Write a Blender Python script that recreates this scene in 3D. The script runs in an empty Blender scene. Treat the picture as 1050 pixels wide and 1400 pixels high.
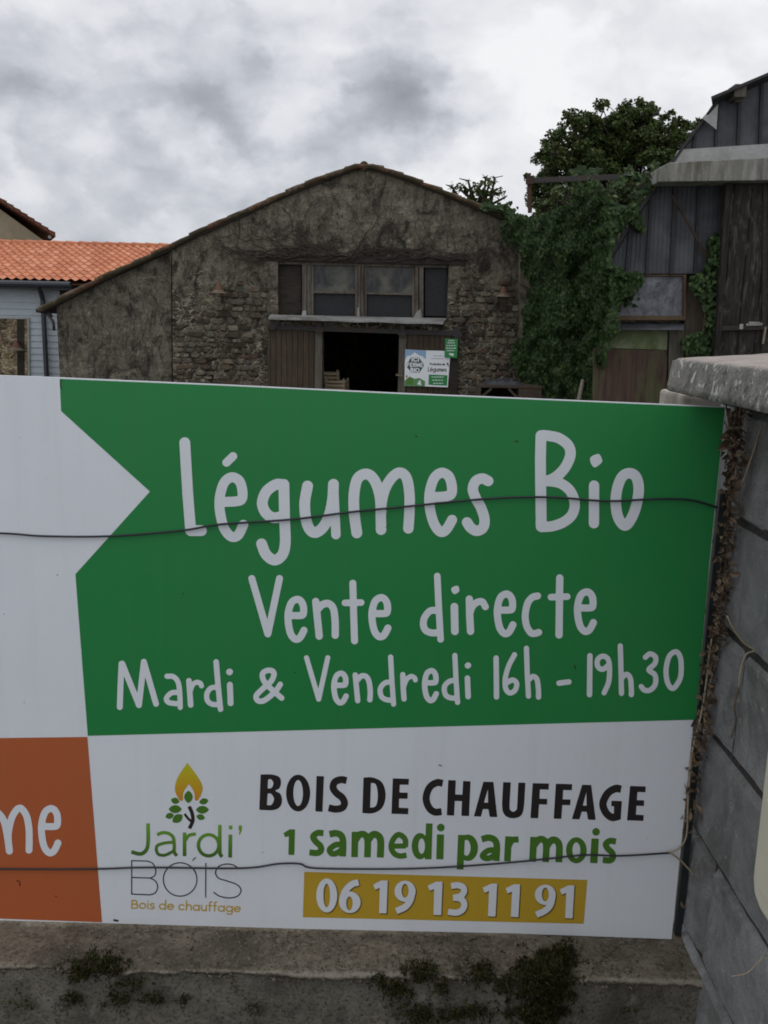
import bpy, math, random
import numpy as np
from mathutils import Vector, Matrix, noise

random.seed(7)
rng = np.random.default_rng(7)
S = bpy.context.scene
COL = S.collection
R = math.radians

# ------------------------------------------------------------------ camera, sky, sun, exposure
F, PITCH, ROLL = 1250.0, R(11.4), R(1.3)         # focal length in photo pixels (photo 1050 x 1400)
EYE = Vector((0, 0, 1.55))
fw = Vector((0, math.cos(PITCH), -math.sin(PITCH)))
r0 = Vector((1, 0, 0)); u0 = Vector((0, math.sin(PITCH), math.cos(PITCH)))
rt = math.cos(ROLL) * r0 + math.sin(ROLL) * u0
up = -math.sin(ROLL) * r0 + math.cos(ROLL) * u0
cam = bpy.data.cameras.new('camera'); co = bpy.data.objects.new('camera', cam); COL.objects.link(co)
cam.sensor_fit = 'VERTICAL'; cam.sensor_height = 36; cam.lens = 36 * F / 1400
cam.clip_start = .02; cam.clip_end = 2000
m = Matrix((rt, up, -fw)).transposed().to_4x4(); m.translation = EYE
co.matrix_world = m
S.camera = co

def ray(px, py):
    return fw + rt * ((px - 525) / F) - up * ((py - 700) / F)
def P(px, py, Y):                                  # the point on the vertical plane at distance Y
    d = ray(px, py); return EYE + d * (Y / d.y)
def PZ(px, py, z):
    d = ray(px, py); return EYE + d * ((z - EYE.z) / d.z)

SUN_EL, SUN_AZ = R(52), R(40)
sd = Vector((math.sin(SUN_AZ) * math.cos(SUN_EL), math.cos(SUN_AZ) * math.cos(SUN_EL), math.sin(SUN_EL)))
sl = bpy.data.lights.new('sun', 'SUN'); sl.energy = .7; sl.angle = R(14); sl.color = (1, .96, .9)
so = bpy.data.objects.new('sun', sl); COL.objects.link(so)
so.rotation_euler = (-sd).to_track_quat('-Z', 'Y').to_euler()
so.location = (6, 4, 20)
S.view_settings.view_transform = 'Standard'; S.view_settings.look = 'None'
S.cycles.filter_width = 1.8
S.view_settings.exposure = 0; S.view_settings.gamma = 1

class NT:
    def __init__(s, tree): s.t = tree
    def n(s, typ, props=None, **ins):
        nd = s.t.nodes.new(typ)
        for k, v in (props or {}).items(): setattr(nd, k, v)
        for k, v in ins.items(): s.set(nd, k.replace('_', ' '), v)
        return nd
    def set(s, nd, key, v):
        sock = nd.inputs[int(key)] if key.strip().isdigit() else nd.inputs[key]
        if isinstance(v, bpy.types.NodeSocket): s.t.links.new(v, sock)
        else:
            if isinstance(v, (tuple, list)) and len(v) == 3 and sock.type == 'RGBA': v = (*v, 1)
            sock.default_value = v
    def math(s, op, a, b=0.0, c=0.0, clamp=False):
        nd = s.t.nodes.new('ShaderNodeMath'); nd.operation = op; nd.use_clamp = clamp
        for i, v in enumerate((a, b, c)): s.set(nd, str(i), v)
        return nd.outputs[0]
    def vmath(s, op, a, b=(0, 0, 0)):
        nd = s.t.nodes.new('ShaderNodeVectorMath'); nd.operation = op
        s.set(nd, '0', a); s.set(nd, '1', b)
        return nd.outputs['Value'] if op in ('DOT_PRODUCT', 'LENGTH') else nd.outputs[0]
    def noise(s, vec, scale, detail=4, rough=.55, dist=0.0, out='Fac'):
        return s.n('ShaderNodeTexNoise', Vector=vec, Scale=scale, Detail=detail, Roughness=rough, Distortion=dist).outputs[out]
    def scale(s, vec, sc):
        return s.n('ShaderNodeMapping', Vector=vec, Scale=sc).outputs[0]
    def ramp(s, fac, stops, interp='LINEAR'):
        nd = s.t.nodes.new('ShaderNodeValToRGB'); s.t.links.new(fac, nd.inputs[0])
        e = nd.color_ramp.elements; nd.color_ramp.interpolation = interp
        while len(e) < len(stops): e.new(.5)
        for el, (p, c) in zip(e, stops):
            el.position = p; el.color = (*c, 1) if not isinstance(c, (int, float)) else (c, c, c, 1)
        return nd.outputs[0]
    def mix(s, fac, a, b, mode='MIX'):
        nd = s.t.nodes.new('ShaderNodeMix'); nd.data_type = 'RGBA'; nd.blend_type = mode
        for i, v in ((0, fac), (6, a), (7, b)):
            s.set(nd, str(i), v)
        return nd.outputs[2]

w = bpy.data.worlds.new('World'); S.world = w; w.use_nodes = True
w.cycles.sampling_method = 'MANUAL'; w.cycles.sample_map_resolution = 128
T = NT(w.node_tree); T.t.nodes.clear()
sky = T.n('ShaderNodeTexSky', dict(sky_type='NISHITA', sun_disc=False, sun_elevation=SUN_EL, sun_rotation=SUN_AZ))
d = T.n('ShaderNodeTexCoord').outputs['Generated']
sep = T.n('ShaderNodeSeparateXYZ', Vector=d)
q1 = T.scale(d, (1, 1, 1.5))
warp = T.vmath('MULTIPLY', T.vmath('SUBTRACT', T.noise(T.vmath('ADD', q1, (5, 1, 3)), 7.0, 3, .5, out='Color'), (.5, .5, .5)), (.07, .07, .06))
q2 = T.vmath('ADD', q1, warp)
def vor(vec, sc):                                     # rounded cloud heads: smooth cells, breaking into smaller ones
    nd = T.n('ShaderNodeTexVoronoi', dict(feature='F1', normalize=True), Vector=vec, Scale=sc, Detail=2.0, Roughness=.5, Lacunarity=2.3)
    return T.math('SUBTRACT', 1.0, T.math('MULTIPLY', T.math('POWER', nd.outputs['Distance'], 1.6), 1.15))
fz = T.vmath('MULTIPLY', T.vmath('SUBTRACT', T.noise(q1, 30.0, 4, .6, out='Color'), (.5, .5, .5)), (.05, .05, .04))
def dens(off):
    p = T.vmath('ADD', T.vmath('ADD', q2, fz), (1.1 + off[0], 9.2 + off[1], 4.3 + off[2]))
    return vor(p, 4.6)
big = T.noise(T.vmath('ADD', q2, (2.3, .4, 1.0)), 3.4, 3, .5)
mid = T.noise(T.vmath('ADD', q2, (8.1, 3.2, .3)), 8.5, 6, .58)
d0 = dens((0, 0, 0))
relief = T.math('SUBTRACT', d0, dens((.012, .004, .034)))   # tops of the heads catch the light, undersides are grey
val = T.math('ADD', T.math('MULTIPLY', T.math('SUBTRACT', big, .5), .45), T.math('MULTIPLY', T.math('SUBTRACT', mid, .5), .62))
val = T.math('ADD', T.math('ADD', val, T.math('MULTIPLY', relief, 1.7)), .72)
dn = T.vmath('NORMALIZE', T.vmath('ADD', d, T.vmath('ADD', T.vmath('MULTIPLY', warp, (.5, .5, .5)), T.vmath('MULTIPLY', fz, (.7, .7, .7)))))
for px, py, rad, amt in ((540, 125, 58, -.30), (585, 150, 46, -.20), (455, 165, 44, -.30), (520, 172, 70, -.22), (590, 75, 50, -.12), (350, 90, 40, -.18), (120, 250, 170, -.17), (330, 250, 110, -.14), (30, 130, 55, -.14), (690, 185, 60, -.12), (860, 90, 60, -.08), (130, 60, 110, -.05), (240, 170, 80, -.06),
                         (960, 40, 200, .12), (730, 150, 50, .08), (430, 100, 45, .12), (300, 30, 160, .04), (800, 130, 60, .10), (640, 250, 60, .14), (680, 60, 100, .08), (250, 310, 90, .08)):
    c = ray(px, py).normalized()
    a2 = T.math('DIVIDE', T.math('SUBTRACT', 1.0, T.vmath('DOT_PRODUCT', dn, tuple(c))), (rad / F) ** 2 / 2)
    val = T.math('ADD', val, T.math('MULTIPLY', T.math('EXPONENT', T.math('MULTIPLY', a2, -1.0)), amt))
ccol = T.ramp(val, [(.10, (.30, .315, .35)), (.34, (.42, .44, .49)), (.50, (.58, .60, .65)), (.66, (.76, .775, .815)), (.95, (.95, .953, .965))])
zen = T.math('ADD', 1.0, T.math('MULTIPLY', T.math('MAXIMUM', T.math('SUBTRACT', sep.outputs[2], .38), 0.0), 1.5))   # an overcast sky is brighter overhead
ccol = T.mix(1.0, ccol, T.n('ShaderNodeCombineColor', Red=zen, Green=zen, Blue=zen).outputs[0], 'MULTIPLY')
b1 = T.n('ShaderNodeBackground', Color=sky.outputs[0], Strength=.06)
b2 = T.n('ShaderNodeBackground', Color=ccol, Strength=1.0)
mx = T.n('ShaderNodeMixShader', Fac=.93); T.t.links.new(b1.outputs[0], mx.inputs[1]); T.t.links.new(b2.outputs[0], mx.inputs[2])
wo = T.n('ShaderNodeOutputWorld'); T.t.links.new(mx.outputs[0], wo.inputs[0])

# ------------------------------------------------------------------ helpers: meshes and objects
class MB:
    def __init__(s): s.v = []; s.f = []; s.uv = None
    def add(s, vs, fs):
        o = len(s.v); s.v += [tuple(x) for x in vs]; s.f += [tuple(i + o for i in f) for f in fs]
        return s
    def box(s, a, b, jit=0):
        (x0, y0, z0), (x1, y1, z1) = a, b
        vs = [(x, y, z) for z in (z0, z1) for y in (y0, y1) for x in (x0, x1)]
        if jit: vs = [tuple(c + random.uniform(-jit, jit) for c in q) for q in vs]
        return s.add(vs, [(0, 2, 3, 1), (4, 5, 7, 6), (0, 1, 5, 4), (2, 6, 7, 3), (0, 4, 6, 2), (1, 3, 7, 5)])
    def bar(s, p, q, wx, wy, ref=(0, 1, 0)):           # rectangular bar from p to q
        p = Vector(p); q = Vector(q); t = (q - p).normalized(); rf = Vector(ref)
        a = t.cross(rf).normalized() * wx / 2; b = a.cross(t).normalized() * wy / 2
        vs = [p - a - b, p + a - b, p + a + b, p - a + b, q - a - b, q + a - b, q + a + b, q - a + b]
        return s.add(vs, [(0, 3, 2, 1), (4, 5, 6, 7), (0, 1, 5, 4), (1, 2, 6, 5), (2, 3, 7, 6), (3, 0, 4, 7)])
    def tube(s, pts, rad, n=8, cap=True):
        pts = [Vector(p) for p in pts]; k = len(pts)
        rads = rad if isinstance(rad, (list, tuple)) else [rad] * k
        o = len(s.v); prev = None
        for i, p in enumerate(pts):
            t = (pts[min(i + 1, k - 1)] - pts[max(i - 1, 0)]).normalized()
            if prev is None: a = t.orthogonal().normalized()
            else: a = (prev - t * prev.dot(t)).normalized()
            prev = a; b = t.cross(a)
            for j in range(n):
                an = 2 * math.pi * j / n
                s.v.append(tuple(p + (a * math.cos(an) + b * math.sin(an)) * rads[i]))
        for i in range(k - 1):
            for j in range(n):
                s.f.append((o + i * n + j, o + i * n + (j + 1) % n, o + (i + 1) * n + (j + 1) % n, o + (i + 1) * n + j))
        if cap:
            s.f.append(tuple(o + j for j in reversed(range(n)))); s.f.append(tuple(o + (k - 1) * n + j for j in range(n)))
        return s
    def lathe(s, base, prof, n=20, axis=Vector((0, 0, 1))):
        base = Vector(base); a = axis.orthogonal().normalized(); b = axis.cross(a); o = len(s.v)
        for r_, h in prof:
            for j in range(n):
                an = 2 * math.pi * j / n
                s.v.append(tuple(base + axis * h + (a * math.cos(an) + b * math.sin(an)) * r_))
        for i in range(len(prof) - 1):
            for j in range(n):
                s.f.append((o + i * n + j, o + i * n + (j + 1) % n, o + (i + 1) * n + (j + 1) % n, o + (i + 1) * n + j))
        return s
    def prism(s, poly, y0, y1):                           # poly of (x, z), front face at y0
        k = len(poly)
        vs = [(x, y0, z) for x, z in poly] + [(x, y1, z) for x, z in poly]
        return s.add(vs, [tuple(range(k)), tuple(range(2 * k - 1, k - 1, -1))] + [(i, i + k, (i + 1) % k + k, (i + 1) % k) for i in range(k)])
    def slab(s, pts, dvec):                               # any planar polygon pushed along dvec
        k = len(pts); pts = [Vector(p) for p in pts]; dvec = Vector(dvec)
        return s.add(pts + [p + dvec for p in pts], [tuple(range(k)), tuple(range(2 * k - 1, k - 1, -1))] + [(i, i + k, (i + 1) % k + k, (i + 1) % k) for i in range(k)])

def wloc(o):
    l = Vector((0, 0, 0))
    while o: l += o.location; o = o.parent
    return l
def tag(o, label=None, cat=None, group=None, kind=None):
    if label: o['label'] = label
    if cat: o['category'] = cat
    if group: o['group'] = group
    if kind: o['kind'] = kind
    return o
def obj(name, mb, mat, parent=None, smooth=False, bevel=0, bseg=2, fix=True):
    vs = np.array(mb.v, dtype=float)
    if parent: off = np.array(wloc(parent))
    else: off = np.array([(vs[:, 0].min() + vs[:, 0].max()) / 2, (vs[:, 1].min() + vs[:, 1].max()) / 2, vs[:, 2].min()])
    me = bpy.data.meshes.new(name); me.from_pydata((vs - off).tolist(), [], mb.f)
    if fix:
        import bmesh
        bm = bmesh.new(); bm.from_mesh(me); bmesh.ops.recalc_face_normals(bm, faces=bm.faces); bm.to_mesh(me); bm.free()
    if mb.uv is not None:
        ul = me.uv_layers.new(name='UVMap')
        li = np.zeros(len(me.loops), dtype=np.int32); me.loops.foreach_get('vertex_index', li)
        ul.data.foreach_set('uv', np.array(mb.uv, dtype=np.float32)[li].ravel())
    me.materials.append(mat)
    if smooth: me.polygons.foreach_set('use_smooth', [True] * len(me.polygons))
    me.update()
    o = bpy.data.objects.new(name, me); COL.objects.link(o)
    if parent: o.parent = parent
    else: o.location = off
    if bevel:
        b = o.modifiers.new('bevel', 'BEVEL'); b.width = bevel; b.segments = bseg; b.limit_method = 'ANGLE'
    return o
def thing(name, label, cat, loc, group=None):
    o = bpy.data.objects.new(name, None); COL.objects.link(o); o.location = loc; o.empty_display_size = .1
    return tag(o, label, cat, group)
def struct(name, mb, mat, **k):
    o = obj(name, mb, mat, **k); o['kind'] = 'structure'; return o
def dup(root, loc, label=None):
    r_ = root.copy(); COL.objects.link(r_); r_.location = loc
    if label: r_['label'] = label
    for ch in list(root.children):
        c = ch.copy(); COL.objects.link(c); c.parent = r_
        for g in list(ch.children):
            e = g.copy(); COL.objects.link(e); e.parent = c
    return r_

# ------------------------------------------------------------------ materials
def mat(name):
    m_ = bpy.data.materials.new(name); m_.use_nodes = True
    t = NT(m_.node_tree); b = t.t.nodes['Principled BSDF']
    t.b = b; t.m = m_
    t.co = t.n('ShaderNodeTexCoord').outputs['Object']
    return t
def fin(t, color, rough=.8, bump=None, bdist=.01, bstr=1.0, spec=.3, metal=0):
    t.set(t.b, 'Base Color', color); t.set(t.b, 'Roughness', rough); t.set(t.b, 'Specular IOR Level', spec); t.set(t.b, 'Metallic', metal)
    if bump is not None:
        bn = t.n('ShaderNodeBump', Height=bump, Distance=bdist, Strength=bstr); t.t.links.new(bn.outputs[0], t.b.inputs['Normal'])
    return t.m
def grainy(name, c1, c2, scale=20, rough=.8, bdist=.004, spec=.3, metal=0, c3=None, stretch=(1, 1, 1)):
    t = mat(name); v = t.scale(t.co, stretch)
    n1 = t.noise(v, scale, 6, .65); n2 = t.noise(v, scale * .13, 4, .6, .4)
    c = t.mix(t.ramp(n1, [(.3, 0.), (.7, 1.)]), c1, c2)
    if c3: c = t.mix(t.ramp(n2, [(.45, 0.), (.68, 1.)]), c, c3)
    return fin(t, c, rough, n1, bdist, 1, spec, metal)
def boards(name, cdark, clight, width, axis=0, rough=.85, moss=None):
    # weathered boards running vertically; a gap every `width` metres
    t = mat(name); sp = t.n('ShaderNodeSeparateXYZ', Vector=t.co)
    u = t.math('DIVIDE', sp.outputs[axis], width)
    cell = t.math('FLOOR', u)
    fr = t.math('FRACT', u)
    edge = t.math('MINIMUM', fr, t.math('SUBTRACT', 1.0, fr))
    gap = t.math('LESS_THAN', edge, .045)
    wn = t.n('ShaderNodeTexWhiteNoise', dict(noise_dimensions='1D'), W=cell).outputs['Value']
    v = t.vmath('ADD', t.scale(t.co, (22, 22, 1.3)), t.n('ShaderNodeCombineXYZ', X=t.math('MULTIPLY', wn, 31.0)).outputs[0])
    g = t.noise(v, 2.2, 7, .65, .6)
    st = t.noise(t.co, 2.3, 4, .6)
    c = t.mix(t.ramp(g, [(.3, 0.), (.72, 1.)]), cdark, clight)
    c = t.mix(t.math('MULTIPLY', wn, .45), c, t.mix(.5, cdark, (.02, .017, .014)))
    c = t.mix(t.ramp(st, [(.45, 0.), (.75, .55)]), c, cdark)
    if moss: c = t.mix(t.ramp(t.noise(t.co, 3.1, 5, .6), [(.5, 0.), (.62, .7)]), c, moss)
    c = t.mix(gap, c, (.008, .007, .006))
    h = t.math('SUBTRACT', t.math('MULTIPLY', g, .4), t.math('MULTIPLY', gap, 1.0))
    return fin(t, c, rough, h, .006, 1, .2)

def rubble(name, render_amt, mort, tint=(1, 1, 1)):
    # rubble stone with pale lime mortar under patches of dark weathered render
    t = mat(name); warp = t.vmath('MULTIPLY', t.vmath('SUBTRACT', t.noise(t.co, 2.2, 4, .6, out='Color'), (.5, .5, .5)), (.34, .34, .22))
    v = t.scale(t.vmath('ADD', t.co, warp), (1, 1, 2.5))
    vo = t.n('ShaderNodeTexVoronoi', Vector=v, Scale=5.8, Randomness=1.0)
    ve = t.n('ShaderNodeTexVoronoi', dict(feature='DISTANCE_TO_EDGE'), Vector=v, Scale=5.8, Randomness=1.0)
    cs = t.n('ShaderNodeSeparateColor', Color=vo.outputs['Color'])
    fine = t.noise(t.co, 34, 6, .68); med = t.noise(t.co, 7, 6, .62, .3); lrg = t.noise(t.scale(t.co, (1, 1, .7)), .85, 5, .62, .5)
    stone = t.ramp(cs.outputs[0], [(0, (.045, .033, .025)), (.25, (.105, .072, .047)), (.5, (.16, .122, .080)), (.7, (.14, .119, .092)), (.86, (.23, .18, .118)), (1, (.12, .062, .038))])
    stone = t.mix(t.ramp(fine, [(.3, 0.), (.75, .75)]), stone, t.mix(.55, stone, (.02, .018, .015)))
    mcol = t.mix(t.ramp(med, [(.3, 0.), (.7, 1.)]), mort, tuple(c * .55 for c in mort))
    mm = t.ramp(t.math('ADD', ve.outputs['Distance'], t.math('MULTIPLY', t.math('SUBTRACT', fine, .5), .22)), [(.02, 1.), (.15, 0.)])
    wall = t.mix(mm, stone, mcol)
    ren = t.mix(t.ramp(fine, [(.32, 0.), (.68, 1.)]), (.066, .058, .047), (.165, .146, .116))
    streak = t.noise(t.scale(t.co, (5, 5, 1.1)), 1.6, 6, .7, .8)
    ren = t.mix(t.ramp(streak, [(.36, 0.), (.62, 1.)]), ren, t.mix(t.ramp(fine, [(.3, 0.), (.7, 1.)]), (.11, .096, .076), (.265, .238, .19)))
    sz = t.n('ShaderNodeSeparateXYZ', Vector=t.co)
    zz = t.math('MULTIPLY', t.math('SUBTRACT', sz.outputs[2], 2.9), .17)
    rf = t.math('ADD', t.math('ADD', t.math('MULTIPLY', lrg, .8), t.math('MULTIPLY', med, .45)), t.math('ADD', zz, render_amt))
    rm = t.ramp(rf, [(.56, 0.), (.70, 1.)])
    c = t.mix(rm, wall, ren)
    # black algae, long crazed stains and pale lichen blotches
    st2 = t.noise(t.scale(t.co, (1.5, 1.5, .9)), 1.5, 6, .7, 1.6)
    c = t.mix(t.ramp(st2, [(.50, 0.), (.62, .85)]), c, (.030, .027, .023))
    cr = t.n('ShaderNodeTexVoronoi', dict(feature='DISTANCE_TO_EDGE'), Vector=t.vmath('ADD', t.scale(t.co, (1, 1, .8)), t.vmath('MULTIPLY', t.noise(t.co, 3, 6, .7, out='Color'), (.7, .7, .7))), Scale=2.6)
    c = t.mix(t.ramp(cr.outputs['Distance'], [(0., .5), (.035, 0.)]), c, (.016, .014, .012))
    li = t.noise(t.vmath('ADD', t.co, (9, 3, 5)), 3.1, 8, .74)
    c = t.mix(t.ramp(li, [(.53, 0.), (.63, .75)]), c, t.mix(t.ramp(fine, [(.35, 0.), (.6, 1.)]), (.13, .115, .088), (.34, .31, .24)))
    c = t.mix(1.0, c, tint, 'MULTIPLY')
    h = t.math('ADD', t.math('MULTIPLY', t.math('SUBTRACT', 1.0, mm), t.math('MULTIPLY', t.math('SUBTRACT', 1.0, rm), .9)), t.math('ADD', t.math('MULTIPLY', fine, .35), t.math('MULTIPLY', med, .8)))
    return fin(t, c, .95, h, .03, 1, .12)

M = {}
M['stone'] = rubble('barn_stone', -.05, (.52, .48, .39), (.90, .90, .89))
M['stone_grey'] = rubble('barn_grey_render', .34, (.20, .19, .165), (.88, .89, .89))
M['stone_pale'] = rubble('pale_old_stone', -.35, (.36, .32, .24), (1.9, 1.8, 1.6))
M['door'] = boards('door_boards', (.042, .032, .023), (.115, .085, .060), .105)
M['frame'] = grainy('window_timber', (.075, .063, .05), (.17, .15, .125), 40, .85, .003, c3=(.05, .042, .035), stretch=(1, 1, .2))
M['darkwood'] = grainy('dark_timber', (.018, .015, .012), (.05, .042, .034), 30, .9, .004, stretch=(.2, 1, 1))
M['iron'] = grainy('dark_iron', (.018, .018, .02), (.04, .037, .035), 30, .6, .002, .4, c3=(.05, .03, .02))
M['rust'] = grainy('rusty_steel', (.05, .028, .02), (.10, .055, .035), 30, .85, .002, c3=(.03, .025, .022))
M['zinc'] = grainy('weathered_zinc', (.26, .26, .25), (.40, .40, .39), 14, .55, .002, .5, .25, c3=(.16, .15, .13))
M['lamp_orange'] = grainy('rusty_enamel', (.10, .050, .032), (.15, .075, .048), 60, .7, .001, c3=(.07, .05, .04))
M['lamp_grey'] = grainy('grey_enamel', (.12, .095, .07), (.22, .18, .13), 60, .6, .001, c3=(.09, .06, .04))
M['black'] = grainy('black_gap', (.004, .004, .004), (.007, .007, .007), 10, .95)
M['bag'] = grainy('black_sacking', (.016, .017, .022), (.04, .042, .05), 25, .55, .01, .5)
M['crate'] = grainy('pale_crate_wood', (.19, .15, .105), (.30, .24, .17), 30, .8, .003, stretch=(.2, 1, 1))
M['boxwood'] = grainy('brown_box_wood', (.045, .033, .024), (.09, .067, .05), 30, .85, .003, stretch=(.2, 1, 1))
M['board_brown'] = grainy('brown_plank', (.055, .043, .032), (.095, .078, .06), 25, .9, .004, stretch=(1, 1, .15))
M['framewood'] = grainy('orange_pine', (.075, .048, .028), (.125, .080, .044), 40, .6, .002, c3=(.07, .042, .025), stretch=(1, 1, .3))
M['white_band'] = grainy('whitewashed_board', (.30, .30, .295), (.40, .40, .39), 12, .7, .003, c3=(.25, .24, .22))
M['post_grey'] = grainy('grey_timber_post', (.07, .062, .05), (.13, .118, .098), 25, .9, .005, stretch=(1, 1, .15))
M['pipe'] = grainy('dark_slate_pipe', (.022, .028, .036), (.032, .038, .048), 10, .45, .001, .5)
M['roof_sheet'] = grainy('dark_roof_sheet', (.024, .023, .026), (.045, .044, .047), 20, .7, .003)
M['yard'] = grainy('yard_gravel', (.10, .095, .08), (.18, .165, .14), 30, .95, .01, c3=(.05, .07, .03))
M['asphalt'] = grainy('asphalt', (.04, .04, .042), (.065, .064, .062), 80, .9, .004)
M['wire'] = grainy('black_wire', (.012, .013, .018), (.02, .021, .028), 50, .45, .0005, .5)
M['post_green'] = grainy('dark_green_post', (.010, .016, .016), (.018, .026, .024), 40, .5, .001, .5)
M['twig'] = grainy('brown_stem', (.085, .062, .042), (.19, .14, .095), 90, .9, .001, c3=(.045, .03, .02))
M['twig_pale'] = grainy('bleached_stem', (.26, .21, .14), (.40, .33, .23), 90, .8, .001)
M['bark'] = grainy('bark', (.03, .025, .02), (.07, .06, .048), 12, .95, .02, stretch=(1, 1, .3))
M['cream'] = grainy('cream_paint', (.58, .54, .43), (.64, .60, .48), 8, .45, .0005, .5)
M['pale_stick'] = grainy('pale_dead_stem', (.16, .145, .12), (.25, .23, .19), 20, .9, .004)

def leafmat(name, stops, rough=.5, spec=.35, trans=.25):
    t = mat(name); rnd = t.n('ShaderNodeNewGeometry').outputs['Random Per Island']
    c = t.ramp(rnd, stops)
    fin(t, c, rough, None, spec=spec)
    tr = t.n('ShaderNodeBsdfTranslucent', Color=c)
    ms = t.n('ShaderNodeMixShader', Fac=trans); out = t.t.nodes['Material Output']
    t.t.links.new(t.b.outputs[0], ms.inputs[1]); t.t.links.new(tr.outputs[0], ms.inputs[2]); t.t.links.new(ms.outputs[0], out.inputs[0])
    return t.m
M['oak'] = leafmat('oak_leaves', [(0, (.026, .048, .014)), (.5, (.052, .082, .022)), (.85, (.08, .115, .032)), (1, (.13, .155, .05))], .55, .2, .28)
M['shrub'] = leafmat('light_leaves', [(0, (.035, .06, .02)), (.6, (.065, .10, .03)), (1, (.13, .15, .05))])
M['ivy'] = leafmat('ivy_leaves', [(0, (.013, .026, .008)), (.5, (.026, .052, .014)), (.85, (.042, .078, .022)), (1, (.07, .11, .034))], .55, .2, .10)
M['dry'] = leafmat('dry_leaves', [(0, (.065, .046, .033)), (.45, (.145, .105, .072)), (.8, (.23, .175, .125)), (.95, (.30, .24, .17)), (1, (.20, .085, .035))], .85, .15, .15)
M['moss'] = leafmat('moss', [(0, (.022, .020, .011)), (.6, (.048, .047, .020)), (1, (.09, .092, .036))], .95, .05, .1)

def printmat(name, col, rough=.42, dirt=.12):
    t = mat(name)
    a = t.noise(t.co, 3.0, 5, .6, .3); b = t.noise(t.co, 420, 2, .5); s_ = t.noise(t.co, 55, 3, .8)
    c = t.mix(t.math('MULTIPLY', t.ramp(a, [(.35, 0.), (.75, 1.)]), dirt), col, tuple(x * .62 + .01 for x in col))
    c = t.mix(t.math('MULTIPLY', t.ramp(b, [(.3, 0.), (.7, 1.)]), .07), c, tuple(x * .6 for x in col))
    c = t.mix(t.ramp(s_, [(.735, 0.), (.76, .55)]), c, (.06, .055, .045))
    k_ = t.noise(t.scale(t.co, (38, 1, 1.4)), 1.0, 5, .65)
    c = t.mix(t.math('MULTIPLY', t.ramp(k_, [(.50, 0.), (.74, 1.)]), .055), c, (.13, .12, .10))
    r_ = t.math('ADD', t.math('ADD', t.math('MULTIPLY', a, .25), t.math('MULTIPLY', k_, .15)), rough - .2)
    return fin(t, c, r_, t.noise(t.co, 4, 2), .003, .6, .45)
M['p_white'] = printmat('printed_white', (.79, .83, .875), .45, .18)
M['p_green'] = printmat('printed_green', (.017, .235, .058), .40, .14)
M['p_orange'] = printmat('printed_orange', (.47, .118, .038))
M['p_black'] = printmat('printed_black', (.022, .017, .016))
M['p_leaf'] = printmat('printed_leaf_green', (.075, .20, .022))
M['p_yellow'] = printmat('printed_yellow', (.56, .36, .03))
M['p_yellow_dark'] = printmat('printed_ochre_shadow', (.17, .10, .02))
M['p_brown'] = printmat('printed_dark_brown', (.03, .018, .015))
M['p_blue'] = printmat('printed_sky_blue', (.26, .42, .62))
M['p_teal'] = printmat('printed_dark_teal', (.02, .09, .075))
M['p_field'] = printmat('printed_field', (.10, .26, .10))
def gradmat(name, lo, hi, z0, z1):
    t = mat(name); sp = t.n('ShaderNodeSeparateXYZ', Vector=t.co)
    f = t.n('ShaderNodeMapRange', Value=sp.outputs[2]); f.inputs[1].default_value = z0; f.inputs[2].default_value = z1
    return fin(t, t.mix(f.outputs[0], lo, hi), .42, None, spec=.4)

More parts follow.
